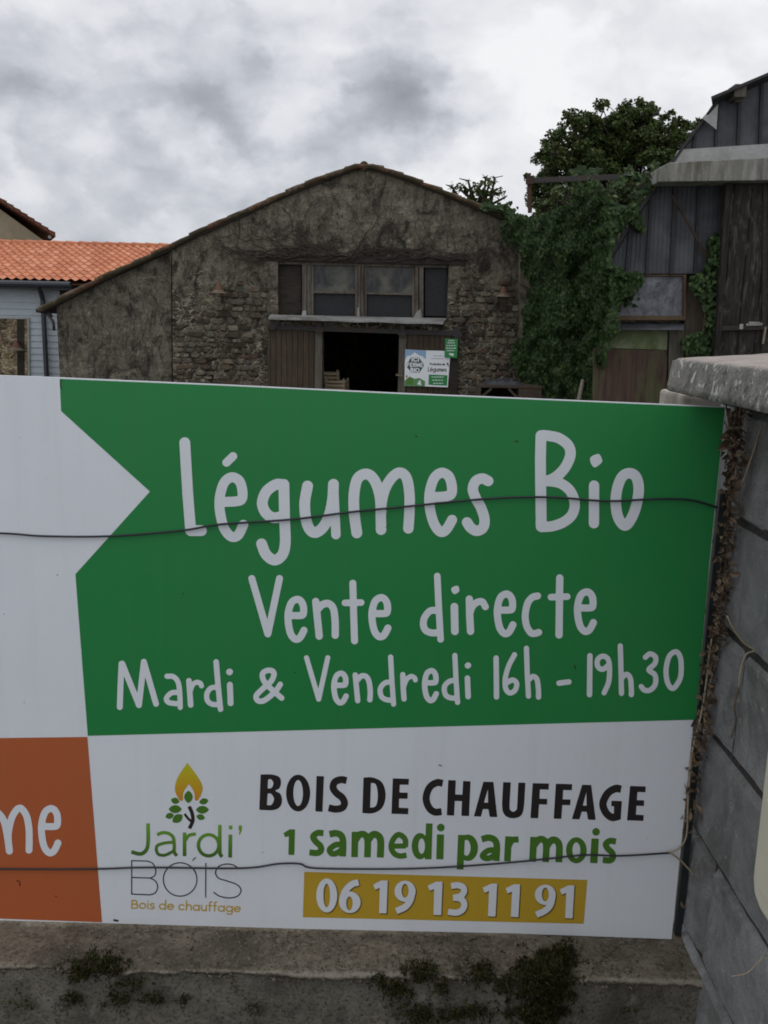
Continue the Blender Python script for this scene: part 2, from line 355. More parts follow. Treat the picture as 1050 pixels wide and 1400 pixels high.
# ------------------------------------------------------------------ lettering: outlines joined into one flat print per word
class Ink:
    def __init__(s, x0, y0, x1, y1, step=.8):
        s.x0, s.y0, s.h = x0, y0, step
        s.nx = int((x1 - x0) / step) + 2; s.ny = int((y1 - y0) / step) + 2
        s.D = np.full((s.ny, s.nx), 1e3); s.o = (0, 0); s.k = 1
    def at(s, x, y, k): s.o = (x, y); s.k = k; return s
    def T(s, pts): return np.array([(s.o[0] + x * s.k, s.o[1] + y * s.k) for x, y in pts])
    def win(s, pts, pad):
        a = pts.min(0) - pad; b = pts.max(0) + pad
        i0 = max(0, int((a[0] - s.x0) / s.h)); i1 = min(s.nx, int((b[0] - s.x0) / s.h) + 2)
        j0 = max(0, int((a[1] - s.y0) / s.h)); j1 = min(s.ny, int((b[1] - s.y0) / s.h) + 2)
        X, Y = np.meshgrid(s.x0 + np.arange(i0, max(i0, i1)) * s.h, s.y0 + np.arange(j0, max(j0, j1)) * s.h)
        return (slice(j0, max(j0, j1)), slice(i0, max(i0, i1))), X, Y
    @staticmethod
    def spline(p, closed=False, n=8):
        p = np.array(p, float)
        q = np.vstack([p[-1], p, p[0], p[1]]) if closed else np.vstack([2 * p[0] - p[1], p, 2 * p[-1] - p[-2]])
        out = []
        for i in range(1, len(q) - 2):
            a, b, c, d_ = q[i - 1:i + 3]
            if np.allclose(b, c): out.append(b); continue
            if np.allclose(a, b): a = b
            for t in np.arange(n) / n:
                out.append(.5 * (2 * b + (c - a) * t + (2 * a - 5 * b + 4 * c - d_) * t * t + (3 * b - a - 3 * c + d_) * t ** 3))
        if not closed: out.append(q[-2])
        return np.array(out)
    @staticmethod
    def corner_spline(p):                                  # closed outline; a doubled point is a sharp corner
        p = [tuple(x) for x in p]; out = []; n = len(p)
        for i in range(n):
            a, b, c, d_ = (np.array(p[(i + j) % n], float) for j in (-1, 0, 1, 2))
            if np.allclose(b, c): continue
            if np.allclose(a, b): a = b - (c - b) * .6
            if np.allclose(c, d_): d_ = c + (c - b) * .6
            for t in np.arange(6) / 6:
                out.append(.5 * (2 * b + (c - a) * t + (2 * a - 5 * b + 4 * c - d_) * t * t + (3 * b - a - 3 * c + d_) * t ** 3))
        return np.array(out)
    def stroke(s, wd, pts, butt=False, smooth=True, closed=False):
        p = s.spline(pts, closed) if smooth and len(pts) > 2 else np.array(pts, float)
        if closed: p = np.vstack([p, p[:1]])
        p = s.T(p); r_ = wd * s.k / 2
        sl_, X, Y = s.win(p, r_ + 2)
        if X.size == 0: return s
        D = np.full(X.shape, 1e3)
        for a, b in zip(p[:-1], p[1:]):
            d_ = b - a; L = float(d_ @ d_)
            if L < 1e-9: continue
            t = np.clip(((X - a[0]) * d_[0] + (Y - a[1]) * d_[1]) / L, 0, 1)
            D = np.minimum(D, np.hypot(X - a[0] - t * d_[0], Y - a[1] - t * d_[1]))
        D -= r_
        if butt:
            for e, q in ((p[0], p[1] if len(p) < 4 else p[2]), (p[-1], p[-2] if len(p) < 4 else p[-3])):
                n_ = (e - q) / np.linalg.norm(e - q)
                pr = (X - e[0]) * n_[0] + (Y - e[1]) * n_[1]
                near = np.hypot(X - e[0], Y - e[1]) < r_ * 1.6
                D = np.where(near, np.maximum(D, pr), D)
        s.D[sl_] = np.minimum(s.D[sl_], D); return s
    def S(s, wd, *pts): return s.stroke(wd, pts)
    def C(s, wd, *pts): return s.stroke(wd, pts, closed=True)
    def L(s, wd, *pts): return s.stroke(wd, pts, smooth=False)
    def B(s, wd, *pts): return s.stroke(wd, pts, butt=True)
    def poly(s, *loops):
        lp = [s.T(l) for l in loops]; al = np.vstack(lp)
        sl_, X, Y = s.win(al, 2)
        if X.size == 0: return s
        D = np.full(X.shape, 1e3); ins = np.zeros(X.shape, bool)
        for l in lp:
            for a, b in zip(l, np.roll(l, -1, 0)):
                d_ = b - a; Lq = float(d_ @ d_)
                if Lq < 1e-9: continue
                t = np.clip(((X - a[0]) * d_[0] + (Y - a[1]) * d_[1]) / Lq, 0, 1)
                D = np.minimum(D, np.hypot(X - a[0] - t * d_[0], Y - a[1] - t * d_[1]))
                if a[1] != b[1]:
                    ins ^= ((a[1] > Y) != (b[1] > Y)) & (X < (b[0] - a[0]) * (Y - a[1]) / (b[1] - a[1]) + a[0])
        s.D[sl_] = np.minimum(s.D[sl_], np.where(ins, -D, D)); return s
    def PO(s, *loops): return s.poly(*[s.corner_spline(l) for l in loops])
    def ring(s, cx, cy, rx, ry, ix=0, iy=0, dx=0, dy=0):
        e = lambda a, b, x, y: [(x + a * math.cos(t), y + b * math.sin(t)) for t in np.linspace(0, 2 * math.pi, 49)[:-1]]
        return s.poly(e(rx, ry, cx, cy), *([e(ix, iy, cx + dx, cy + dy)] if ix else []))
    def e(s, x0, y0, x1, y1, wd):                           # the round hand-drawn e inside its box
        q = [(285, 300), (338, 300), (356, 290), (356, 245), (340, 215), (315, 208), (285, 230), (268, 290), (270, 350), (283, 405), (305, 433), (325, 435), (342, 420), (360, 385)]
        r_ = wd / 2
        return s.S(wd, *[(x0 + r_ + (x - 268) / 88 * (x1 - x0 - wd), y0 + r_ + (y - 208) / 228 * (y1 - y0 - wd)) for x, y in q])
    def leaf(s, cx, cy, ln, wd, ang):
        c, q = math.cos(R(ang)), math.sin(R(ang))
        pts = [(t * ln / 2, wd / 2 * (1 - t * t) ** .8) for t in np.linspace(-1, 1, 9)]
        pts += [(x, -y) for x, y in pts[-2:0:-1]]
        return s.poly([(cx + x * c - y * q, cy + x * q + y * c) for x, y in pts])
    def mesh(s, fmap, grow=0, shift=(0, 0)):
        D = s.D - grow; h = s.h; vs = []; fs = []; cache = {}
        def V(key, x, y):
            if key not in cache: cache[key] = len(vs); vs.append((x + shift[0], y + shift[1]))
            return cache[key]
        def G(i, j): return V((i, j), s.x0 + i * h, s.y0 + j * h)
        def E(i, j, i2, j2):
            a, b = D[j, i], D[j2, i2]; t = a / (a - b)
            return V((i, j, i2, j2) if (i, j) < (i2, j2) else (i2, j2, i, j), s.x0 + (i + (i2 - i) * t) * h, s.y0 + (j + (j2 - j) * t) * h)
        ins = D < 0
        cnt = ins[:-1, :-1].astype(int) + ins[1:, :-1] + ins[:-1, 1:] + ins[1:, 1:]
        for j in range(D.shape[0] - 1):
            row = cnt[j]; nz = np.nonzero(row)[0]; k = 0
            while k < len(nz):
                i = int(nz[k])
                if row[i] == 4:
                    e_ = i
                    while k + 1 < len(nz) and nz[k + 1] == e_ + 1 and row[e_ + 1] == 4: e_ += 1; k += 1
                    fs.append((G(i, j), G(i, j + 1), G(e_ + 1, j + 1), G(e_ + 1, j)))
                else:
                    cs_ = [(i, j), (i, j + 1), (i + 1, j + 1), (i + 1, j)]; pl = []
                    for a, b in zip(cs_, cs_[1:] + cs_[:1]):
                        ia, ib = ins[a[1], a[0]], ins[b[1], b[0]]
                        if ia: pl.append(G(*a))
                        if ia != ib: pl.append(E(*a, *b))
                    if len(pl) > 2: fs.append(tuple(pl))
                k += 1
        mb = MB(); mb.add([fmap(x, y) for x, y in vs], fs); return mb

# ------------------------------------------------------------------ the printed sign
SY = 1.30
def sg(layer):
    return lambda x, y: P(x, y, SY - .0035 - .0003 * layer)
sroot = thing('sign', 'large green, white and orange printed board wired above the low wall', 'sign', P(525, 1272, SY))
def sheet(name, px, layer, material, parent=None):
    mb = MB(); mb.add([P(x, y, SY - .0035 - .0003 * layer) for x, y in px], [tuple(range(len(px)))])
    return obj(name, mb, material, parent or sroot)
edge = [(-420, 501), (0, 513), (80, 516), (310, 526), (540, 537), (780, 547), (992, 556), (955, 920), (918, 1284), (700, 1276), (420, 1270), (140, 1262), (-420, 1247)]
pm = MB(); k_ = len(edge)
fr_ = [P(x, y, SY - .0035) for x, y in edge]; bk_ = [p + Vector((0, .0045, 0)) for p in fr_]
pm.add(fr_ + bk_, [tuple(range(k_)), tuple(range(2 * k_ - 1, k_ - 1, -1))] + [(i, i + k_, (i + 1) % k_ + k_, (i + 1) % k_) for i in range(k_)])
obj('panel', pm, M['p_white'], sroot)
green_field = sheet('green_field', [(81.5, 518), (310, 527.5), (540, 538.5), (780, 548.5), (991.3, 557.5), (970, 768), (951, 984), (540, 995), (120, 1006), (103, 785), (205, 672), (83.5, 562)], 1, M['p_green'])
orange_field = sheet('orange_field', [(-420, 1009), (0, 1009), (119.5, 1007.5), (139.5, 1261), (0, 1256), (-420, 1246)], 1, M['p_orange'])
banner = sheet('phone_banner', [(416, 1192), (803, 1203), (798, 1263), (414, 1254)], 1, M['p_yellow'])
k4 = .2381
a = Ink(235, 580, 895, 785)
a.at(230, 580, k4)
a.L(62, (95, 106), (112, 400), (129, 611)); a.L(62, (135, 611), (190, 611)); a.L(48, (335, 220), (372, 184))
a.S(57, (300, 447), (395, 442), (424, 425), (424, 370), (405, 322), (362, 305), (320, 338), (296, 420), (297, 500), (318, 590), (350, 637), (378, 648), (405, 632), (431, 578))
a.S(62, (664, 348), (620, 346), (565, 385), (540, 450), (560, 508), (605, 537), (660, 527)); a.L(58, (664, 346), (667, 520)); a.S(62, (664, 346), (668, 540), (672, 680), (655, 750), (610, 780), (562, 748), (536, 687))
a.S(62, (800, 355), (784, 450), (790, 540), (810, 600), (845, 622), (890, 590), (925, 520), (944, 430), (949, 345)); a.S(54, (949, 345), (955, 470), (963, 634))
a.at(460, 580, k4)
a.S(62, (117, 624), (102, 510), (101, 400), (122, 312), (175, 286), (220, 325), (249, 410), (256, 500)); a.S(60, (256, 606), (256, 480), (278, 375), (320, 305), (365, 278), (403, 310), (419, 400), (419, 500), (413, 598))
a.S(58, (545, 420), (634, 413), (661, 395), (661, 345), (643, 297), (602, 279), (560, 312), (535, 395), (536, 480), (556, 560), (582, 605), (607, 619), (634, 600), (664, 549))
a.S(60, (871, 326), (838, 312), (800, 327), (783, 372), (800, 425), (830, 480), (850, 545), (842, 593), (807, 612), (772, 595), (750, 564))
a.at(700, 570, .1905)
a.L(78, (208, 135), (204, 300), (205, 450), (210, 786)); a.S(76, (225, 132), (265, 136), (335, 152), (400, 200), (420, 265), (392, 345), (340, 410), (275, 452), (215, 462)); a.S(74, (215, 462), (275, 462), (355, 480), (420, 535), (450, 620), (432, 700), (370, 755), (290, 784), (214, 790))
a.PO([(560, 300), (580, 278), (622, 266), (640, 290), (645, 325), (597, 362), (570, 340)]); a.L(74, (589, 493), (588, 763))
a.C(76, (843, 404), (888, 428), (909, 500), (900, 600), (868, 705), (815, 779), (766, 730), (745, 630), (754, 520), (790, 430))
obj('heading_lettering', a.mesh(sg(2)), M['p_white'], sroot)
a = Ink(335, 775, 825, 890)
a.at(330, 770, k4)
a.L(40, (60, 88), (152, 406)).L(40, (219, 88), (152, 406)).e(248, 188, 376, 457, 41)
a.L(42, (427, 220), (447, 419)).S(42, (440, 262), (466, 238), (500, 232), (528, 260), (538, 330), (539, 414))
a.L(40, (640, 115), (645, 300), (650, 446)).L(38, (595, 228), (688, 226)).e(730, 178, 858, 443, 41)
a.at(570, 770, k4)
a.L(38, (117, 74), (125, 250), (136, 437)).S(40, (112, 270), (75, 275), (45, 310), (37, 350), (50, 385), (85, 400), (125, 398))
a.PO([(197, 152), (205, 137), (235, 130), (243, 152), (240, 165), (217, 178), (203, 168)]).L(44, (215, 250), (218, 391))
a.L(42, (301, 206), (303, 300), (308, 391)).S(40, (303, 290), (318, 250), (345, 225), (375, 222), (393, 250)).e(442, 157, 568, 425, 41)
a.S(40, (693, 188), (662, 197), (635, 232), (622, 300), (630, 360), (655, 400), (680, 403), (699, 397))
a.L(42, (820, 85), (818, 250), (816, 412)).L(38, (770, 195), (863, 192)).e(902, 145, 1030, 412, 41)
a2 = Ink(155, 875, 940, 985)
a2.at(150, 870, k4)
a2.L(34, (68, 157), (62, 280), (58, 406)).L(34, (72, 157), (168, 395)).L(34, (168, 395), (196, 146)).L(34, (196, 146), (266, 387))
a2.S(30, (329, 229), (365, 232), (392, 262), (402, 325), (405, 408)).S(30, (398, 322), (355, 325), (326, 355), (340, 380), (400, 388))
a2.L(32, (455, 255), (460, 330), (465, 394)).S(29, (461, 320), (475, 280), (500, 264), (520, 270), (527, 284))
a2.L(32, (611, 147), (622, 280), (636, 418)).S(30, (612, 292), (580, 298), (558, 330), (562, 370), (590, 390), (630, 392)).L(37, (687, 205), (689, 204)).L(34, (690, 278), (694, 384))
a2.S(32, (987, 354), (930, 305), (885, 255), (878, 215), (905, 196), (935, 200), (943, 222), (925, 260), (880, 300), (842, 340), (850, 368), (880, 371), (920, 345), (960, 305), (979, 276))
a2.at(400, 870, k4)
a2.L(29, (80, 123), (150, 361)).L(29, (202, 123), (150, 361)).e(222, 197, 320, 397, 32)
a2.L(31, (360, 222), (374, 369)).S(31, (370, 254), (395, 228), (424, 232), (440, 265), (446, 320), (444, 364))
a2.L(30, (563, 119), (570, 250), (580, 389)).S(30, (564, 262), (530, 268), (504, 300), (510, 345), (540, 364), (577, 366))
a2.L(31, (633, 220), (635, 290), (640, 359)).S(28, (638, 290), (655, 248), (680, 230), (700, 238), (705, 251)).e(743, 182, 838, 384, 32)
a2.L(30, (932, 110), (938, 240), (947, 379)).S(30, (932, 252), (898, 260), (872, 290), (878, 335), (905, 353), (943, 355)).L(35, (1006, 168), (1008, 167)).L(32, (1004, 240), (1008, 346))
a2.at(660, 870, .2857)
a2.L(26, (64, 104), (66, 290)).S(25, (152, 88), (125, 140), (108, 200), (110, 250), (130, 271), (155, 257), (162, 225), (143, 209), (112, 224))
a2.L(25, (209, 57), (213, 180), (219, 286)).S(25, (216, 212), (240, 192), (259, 205), (266, 250), (267, 291)).L(26, (365, 224), (412, 218)).L(26, (513, 93), (511, 279))
a2.S(25, (581, 270), (602, 220), (607, 160), (600, 110), (575, 95), (551, 110), (550, 143), (573, 158), (602, 138))
a2.L(25, (658, 46), (662, 180), (664, 273)).S(25, (664, 200), (688, 182), (706, 200), (711, 250), (711, 279))
a2.S(25, (778, 100), (800, 84), (826, 98), (824, 130), (795, 160), (824, 185), (826, 228), (803, 256), (775, 258), (758, 240))
a2.C(25, (925, 74), (945, 100), (950, 150), (943, 205), (912, 249), (886, 225), (877, 160), (893, 95))
obj('sale_lettering', a.mesh(sg(2)), M['p_white'], sroot)
obj('hours_lettering', a2.mesh(sg(2)), M['p_white'], sroot)
a = Ink(-60, 1090, 100, 1180)
a.at(0, 1080, .1524)
a.S(62, (-190, 540), (-195, 400), (-170, 250), (-95, 168), (-20, 205), (35, 280), (66, 420), (84, 548)); a.S(62, (84, 548), (74, 400), (110, 240), (175, 163), (232, 220), (258, 330), (262, 450), (260, 540))
a.e(342, 137, 545, 595, 62)
obj('orange_field_lettering', a.mesh(sg(2)), M['p_white'], sroot)
# firewood line
a = Ink(350, 1050, 890, 1125, .7)
a.at(345, 1040, .2619)
a.PO([(43, 72), (43, 72), (100, 72), (140, 85), (150, 115), (140, 145), (120, 157), (145, 172), (155, 205), (145, 240), (110, 258), (36, 257), (36, 257)], [(82, 98), (82, 98), (98, 97), (110, 118), (100, 142), (80, 145), (80, 145)], [(80, 172), (80, 172), (98, 173), (113, 200), (100, 230), (76, 232), (76, 232)])
a.ring(239, 169, 63, 96, 25, 68); a.poly([(335, 80), (374, 81), (366, 267), (329, 265)])
a.B(37, (492, 104), (462, 99), (430, 112), (422, 142), (440, 170), (468, 192), (481, 222), (468, 246), (435, 253), (398, 246))
a.PO([(580, 88), (580, 88), (630, 88), (678, 115), (696, 180), (678, 245), (630, 274), (574, 273), (574, 273)], [(619, 115), (619, 115), (645, 125), (655, 180), (645, 235), (615, 246), (615, 246)])
a.poly([(733, 92), (818, 95), (816, 126), (770, 125), (768, 166), (811, 167), (810, 199), (766, 198), (765, 245), (815, 248), (813, 280), (726, 277)])
a.B(37, (994, 118), (962, 115), (925, 140), (907, 195), (922, 245), (952, 268), (988, 266))
a.at(610, 1050, .2762)
a.poly([(10, 60), (48, 61), (45, 131), (80, 132), (84, 64), (121, 66), (113, 238), (75, 237), (78, 164), (43, 163), (39, 236), (3, 234)])
a.poly([(184, 68), (234, 69), (253, 243), (215, 242), (209, 204), (182, 203), (172, 241), (137, 239)], [(207, 103), (207, 172), (187, 171)])
a.PO([(282, 70), (282, 70), (320, 71), (320, 71), (314, 190), (322, 212), (335, 216), (347, 207), (351, 190), (357, 72), (357, 72), (392, 73), (392, 73), (385, 190), (370, 235), (332, 249), (292, 235), (277, 190)])
for dx, dy in ((0, 0), (115, 3)):
    a.poly([(x + dx, y + dy) for x, y in [(428, 75), (509, 77), (507, 107), (464, 106), (462, 152), (501, 153), (499, 181), (460, 180), (455, 249), (417, 248)]])
a.poly([(673, 83), (718, 84), (740, 257), (702, 256), (696, 217), (671, 216), (660, 254), (622, 253)], [(694, 118), (695, 187), (676, 186)])
a.B(37, (866, 105), (838, 102), (800, 125), (776, 175), (790, 220), (820, 244), (855, 239)); a.poly([(818, 162), (870, 164), (864, 254), (829, 256), (831, 190), (817, 189)])
a.poly([(910, 89), (988, 91), (986, 120), (947, 119), (944, 159), (980, 160), (979, 188), (942, 187), (939, 231), (978, 233), (976, 262), (895, 259)])
obj('firewood_lettering', a.mesh(sg(1)), M['p_black'], sroot)
a = Ink(385, 1120, 850, 1195, .7)
a.at(380, 1115, .2286)
ONE = [(70, 82), (102, 83), (98, 236), (62, 235), (65, 124), (42, 130), (33, 105)]
a.poly(ONE)
a.B(37, (272, 106), (238, 104), (211, 125), (225, 155), (252, 180), (258, 208), (235, 224), (188, 220))
a.B(40, (308, 112), (345, 106), (376, 118), (389, 155), (387, 245)).S(35, (385, 175), (345, 175), (310, 202), (320, 226), (345, 227), (385, 205))
a.B(40, (461, 97), (458, 249)).B(40, (462, 150), (488, 115), (518, 115), (536, 148), (535, 250)).B(42, (537, 150), (566, 115), (595, 118), (614, 150), (612, 251))
a.B(31, (684, 183), (765, 182)).B(33, (762, 190), (760, 142), (724, 114), (692, 138), (677, 185), (693, 225), (728, 242), (769, 237))
a.B(40, (905, 47), (898, 262)).ring(850, 183, 50, 79, 20, 46, 9, 0).ring(974, 72, 23, 23).B(43, (972, 113), (968, 262))
a.at(600, 1115, .2476)
a.B(38, (125, 107), (117, 298)).ring(160, 178, 56, 73, 23, 44, -8, 0)
a.B(36, (236, 131), (275, 122), (308, 135), (320, 168), (317, 251)).S(32, (316, 190), (272, 194), (242, 220), (255, 235), (285, 233), (318, 208))
a.B(37, (385, 115), (378, 252)).B(34, (387, 165), (405, 136), (440, 132))
a.B(38, (524, 118), (517, 255)).B(37, (522, 170), (552, 133), (580, 136), (593, 165), (589, 257)).B(38, (594, 170), (622, 137), (650, 140), (665, 170), (662, 258))
a.ring(759, 192, 57, 72, 22, 44).ring(868, 90, 21, 21).B(41, (863, 127), (855, 263)).B(34, (978, 144), (945, 140), (922, 157), (932, 182), (955, 203), (962, 228), (945, 248), (905, 245))
obj('saturday_lettering', a.mesh(sg(1)), M['p_leaf'], sroot)
a = Ink(420, 1195, 800, 1262, .7)
a.at(405, 1185, .1905)
a.ring(219, 206, 75, 122, 24, 85).B(46, (447, 112), (400, 126), (356, 168), (334, 222), (332, 262)).ring(385, 255, 77, 77, 23, 50, -3, 8)
a.poly([(610, 98), (656, 99), (648, 335), (595, 333), (600, 150), (567, 165), (552, 128)])
a.ring(781, 176, 76, 76, 25, 50, 0, -4).B(46, (833, 180), (818, 240), (782, 288), (718, 318))
a.poly([(1002, 107), (1050, 108), (1040, 347), (985, 345), (990, 160), (958, 172), (943, 137)])
a.at(595, 1190, .2048)
a.B(41, (106, 104), (150, 99), (185, 112), (192, 142), (168, 172), (120, 182)).B(41, (120, 182), (170, 190), (194, 222), (182, 262), (142, 282), (86, 276))
for dx, dy in ((0, 0), (153, 4), (515, 12)):
    a.poly([(x + dx, y + dy) for x, y in [(375, 88), (414, 89), (402, 308), (352, 306), (360, 137), (331, 150), (316, 115)]])
a.ring(735, 163, 70, 68, 23, 46, 0, -2).B(42, (783, 175), (769, 230), (735, 268), (675, 296))
obj('digit_shadow', a.mesh(sg(2), .5, (1.1, 1.1)), M['p_yellow_dark'], banner)
obj('digits', a.mesh(sg(3)), M['p_white'], banner)
# logo
lz = lambda y: (P(255, y, SY) - sroot.location).z
M['p_flame'] = gradmat('printed_flame', (.62, .25, .02), (.55, .52, .02), lz(1092), lz(1046))
M['p_logo_green'] = gradmat('printed_logo_green', (.05, .13, .02), (.18, .40, .04), lz(1172), lz(1126))
a = Ink(235, 1040, 280, 1098, .5).at(150, 1020, .1905)
a.PO([(557, 120), (557, 120), (610, 190), (655, 260), (667, 310), (650, 360), (630, 392), (630, 392), (612, 386), (605, 330), (568, 272), (568, 272), (530, 330), (524, 390), (500, 388), (500, 388), (475, 340), (468, 295), (490, 220)])
flame = obj('logo_flame', a.mesh(sg(1)), M['p_flame'], sroot)
a = Ink(222, 1078, 290, 1130, .5).at(150, 1020, .1905)
for q in ((565, 365, 90, 62, 90), (470, 393, 65, 44, 15), (470, 453, 95, 58, 0), (430, 501, 64, 44, -15), (487, 520, 88, 60, -35), (675, 397, 68, 44, -15), (665, 457, 95, 56, 0), (652, 510, 64, 42, 15)): a.leaf(*q)
obj('logo_leaves', a.mesh(sg(1)), M['p_leaf'], sroot)
a = Ink(248, 1098, 270, 1136, .5).at(150, 1020, .1905).B(26, (570, 433), (590, 480), (596, 535), (572, 592)).B(18, (537, 486), (560, 517), (590, 545))
obj('logo_trunk', a.mesh(sg(1)), M['p_brown'], sroot)
a = Ink(175, 1120, 335, 1178, .6).at(150, 1020, .1905)
a.B(27, (275, 555), (275, 690), (262, 745), (222, 774), (155, 760)).B(24, (340, 637), (378, 622), (422, 627), (455, 655), (463, 710), (463, 760), (482, 788)).S(22, (460, 690), (400, 695), (345, 712), (334, 745), (352, 778), (400, 782), (460, 752))
a.B(26, (537, 620), (537, 790)).B(24, (540, 680), (568, 642), (618, 630)).B(26, (790, 565), (790, 740), (793, 775), (806, 796)).ring(710, 712, 86, 88, 61, 64)
a.poly([(855, 570), (880, 570), (880, 598), (855, 598)]).B(27, (866, 635), (864, 800)).poly([(925, 570), (950, 570), (948, 605), (935, 635), (926, 632), (932, 605), (925, 603)])
obj('logo_name', a.mesh(sg(1)), M['p_logo_green'], sroot)
a = Ink(175, 1172, 335, 1234, .5).at(170, 1160, .1619); w9 = 10
a.L(w9, (195, 107), (62, 103), (62, 385), (215, 392)).S(w9, (215, 392), (260, 375), (282, 325), (262, 275), (220, 250)).L(w9, (62, 245), (220, 250)).S(w9, (220, 250), (257, 228), (265, 180), (240, 127), (195, 107))
a.ring(471, 262, 147, 146, 137, 136).L(w9, (688, 126), (687, 412)).S(w9, (965, 170), (920, 140), (860, 132), (800, 150), (770, 200), (795, 250), (870, 275), (950, 305), (985, 350), (960, 400), (890, 418), (810, 405), (755, 372))
a.S(9, (578, 102), (588, 88), (603, 78))
obj('logo_word', a.mesh(sg(1)), M['p_black'], sroot)

# a small stroke alphabet: x-height 1, y upward
cir = lambda cx, cy, r_, a0, a1, n=12: [(cx + r_ * math.cos(R(t)), cy + r_ * math.sin(R(t))) for t in np.linspace(a0, a1, n)]
bowl = cir(.45, .5, .47, 0, 360)
ABC = {'o': (.95, [bowl]), 'a': (.98, [bowl, [(.92, 1), (.92, 0)]]), 'd': (.98, [bowl, [(.92, 1.7), (.92, 0)]]), 'g': (.98, [bowl, [(.92, 1), (.92, -.2), (.75, -.45), (.4, -.5), (.1, -.38)]]),
       'c': (.85, [cir(.45, .5, .47, 45, 315)]), 'e': (.95, [[(0, .52), (.9, .52)], cir(.45, .5, .47, 0, 315)]), 'i': (.1, [[(.05, 0), (.05, 1)], [(.05, 1.4), (.06, 1.45)]]),
       's': (.7, [[(.65, .88), (.35, 1), (.06, .8), (.2, .57), (.5, .45), (.66, .22), (.4, 0), (0, .1)]]), 'h': (.85, [[(.03, 1.7), (.03, 0)], [(.03, .5), (.2, .92), (.5, .98), (.75, .8), (.78, .5), (.78, 0)]]),
       'u': (.85, [[(.03, 1), (.03, .4), (.2, .06), (.5, .02), (.75, .3)], [(.78, 1), (.78, 0)]]), 'n': (.85, [[(.03, 1), (.03, 0)], [(.03, .5), (.2, .92), (.5, .98), (.75, .8), (.78, .5), (.78, 0)]]),
       'f': (.5, [[(.5, 1.68), (.28, 1.65), (.18, 1.4), (.18, 0)], [(0, .98), (.45, .98)]]), 'r': (.5, [[(.03, 1), (.03, 0)], [(.03, .5), (.2, .9), (.5, .98)]]), 't': (.5, [[(.2, 1.4), (.2, .2), (.45, 0)], [(0, .98), (.45, .98)]]),
       'm': (1.3, [[(.03, 1), (.03, 0)], [(.03, .6), (.3, .98), (.6, .8), (.62, 0)], [(.62, .6), (.9, .98), (1.2, .8), (1.22, 0)]]), 'p': (.98, [bowl, [(.0, 1), (.0, -.6)]]), 'l': (.1, [[(.05, 1.7), (.05, 0)]]),
       'v': (.8, [[(0, 1), (.4, 0)], [(.4, 0), (.8, 1)]]), 'é': (.95, [[(0, .52), (.9, .52)], cir(.45, .5, .47, 0, 315), [(.4, 1.3), (.65, 1.6)]]),
       'B': (1.0, [[(.05, 1.45), (.05, 0)], [(.05, 1.45), (.5, 1.45)], [(.5, 1.45), (.8, 1.3), (.8, .95), (.5, .78)], [(.05, .78), (.5, .78)], [(.5, .78), (.92, .6), (.92, .15), (.5, 0)], [(.05, 0), (.5, 0)]]),
       'L': (.7, [[(.05, 1.6), (.05, 0)], [(.05, 0), (.65, 0)]]), 'P': (.9, [[(.05, 1.5), (.05, 0)], [(.05, 1.5), (.5, 1.5)], [(.5, 1.5), (.85, 1.3), (.85, .9), (.5, .7)], [(.05, .7), (.5, .7)]]),
       'F': (.8, [[(.05, 1.5), (.05, 0)], [(.05, 1.5), (.75, 1.5)], [(.05, .8), (.65, .8)]]), 'E': (.8, [[(.05, 1.5), (.05, 0)], [(.05, 1.5), (.75, 1.5)], [(.05, .78), (.65, .78)], [(.05, 0), (.75, 0)]]),
       'R': (.9, [[(.05, 1.5), (.05, 0)], [(.05, 1.5), (.5, 1.5)], [(.5, 1.5), (.82, 1.3), (.82, .95), (.5, .75)], [(.05, .75), (.5, .75)], [(.45, .75), (.85, 0)]]),
       'M': (1.2, [[(.05, 0), (.05, 1.5)], [(.05, 1.5), (.58, .3)], [(.58, .3), (1.1, 1.5)], [(1.1, 1.5), (1.1, 0)]]), 'I': (.2, [[(.1, 1.5), (.1, 0)]]), 'C': (1.0, [cir(.6, .75, .7, 50, 310)]), 'O': (1.3, [cir(.65, .75, .7, 0, 360, 20)])}
def write(ink, text, x0, y0, x1, y1, xh, wd, track=.28):    # baseline from (x0,y0) to (x1,y1), fitted to that length
    tot = sum(.55 if ch == ' ' else ABC[ch][0] + track for ch in text) - track
    L_ = math.hypot(x1 - x0, y1 - y0); sx = L_ / tot; ux, uy = (x1 - x0) / L_, (y1 - y0) / L_; cx = 0
    for ch in text:
        if ch == ' ': cx += .55; continue
        adv, strokes = ABC[ch]
        for st in strokes:
            pts = [(x0 + (cx + px) * sx * ux + py * xh * uy, y0 + (cx + px) * sx * uy - py * xh * ux) for px, py in st]
            ink.stroke(wd, pts, smooth=len(pts) > 2)
        cx += adv + track
a = Ink(175, 1225, 335, 1255, .45).at(170, 1160, .1619)
write(a, 'Bois de chauffage', 60, 504, 980, 536, 45, 11)
obj('logo_tagline', a.mesh(sg(1)), M['p_yellow'], sroot)

a = Ink(10, 510, 920, 1275, .6)
for w_, q in ((1.5, [(84, 520), (82.5, 525), (84, 531)]), (1.4, [(23, 1204), (27, 1206), (27, 1211)]), (2.6, [(156, 1258), (161, 1259)]), (1.6, [(704, 603), (708, 603.5)]), (1.6, [(568, 596), (570, 597)]), (1.5, [(785, 909), (787, 915)]), (1.4, [(250, 811), (251, 812)]), (1.4, [(403, 919), (404, 920)]), (1.2, [(76, 1225), (77, 1226)]), (1.3, [(600, 1046), (604, 1047)]), (1.6, [(880, 1279), (881, 1283)]), (1.3, [(78, 786), (79, 786)]), (1.5, [(961, 706), (963, 706)])): a.stroke(w_, q)
obj('grime_mark', a.mesh(sg(2)), M['p_black'], sroot)
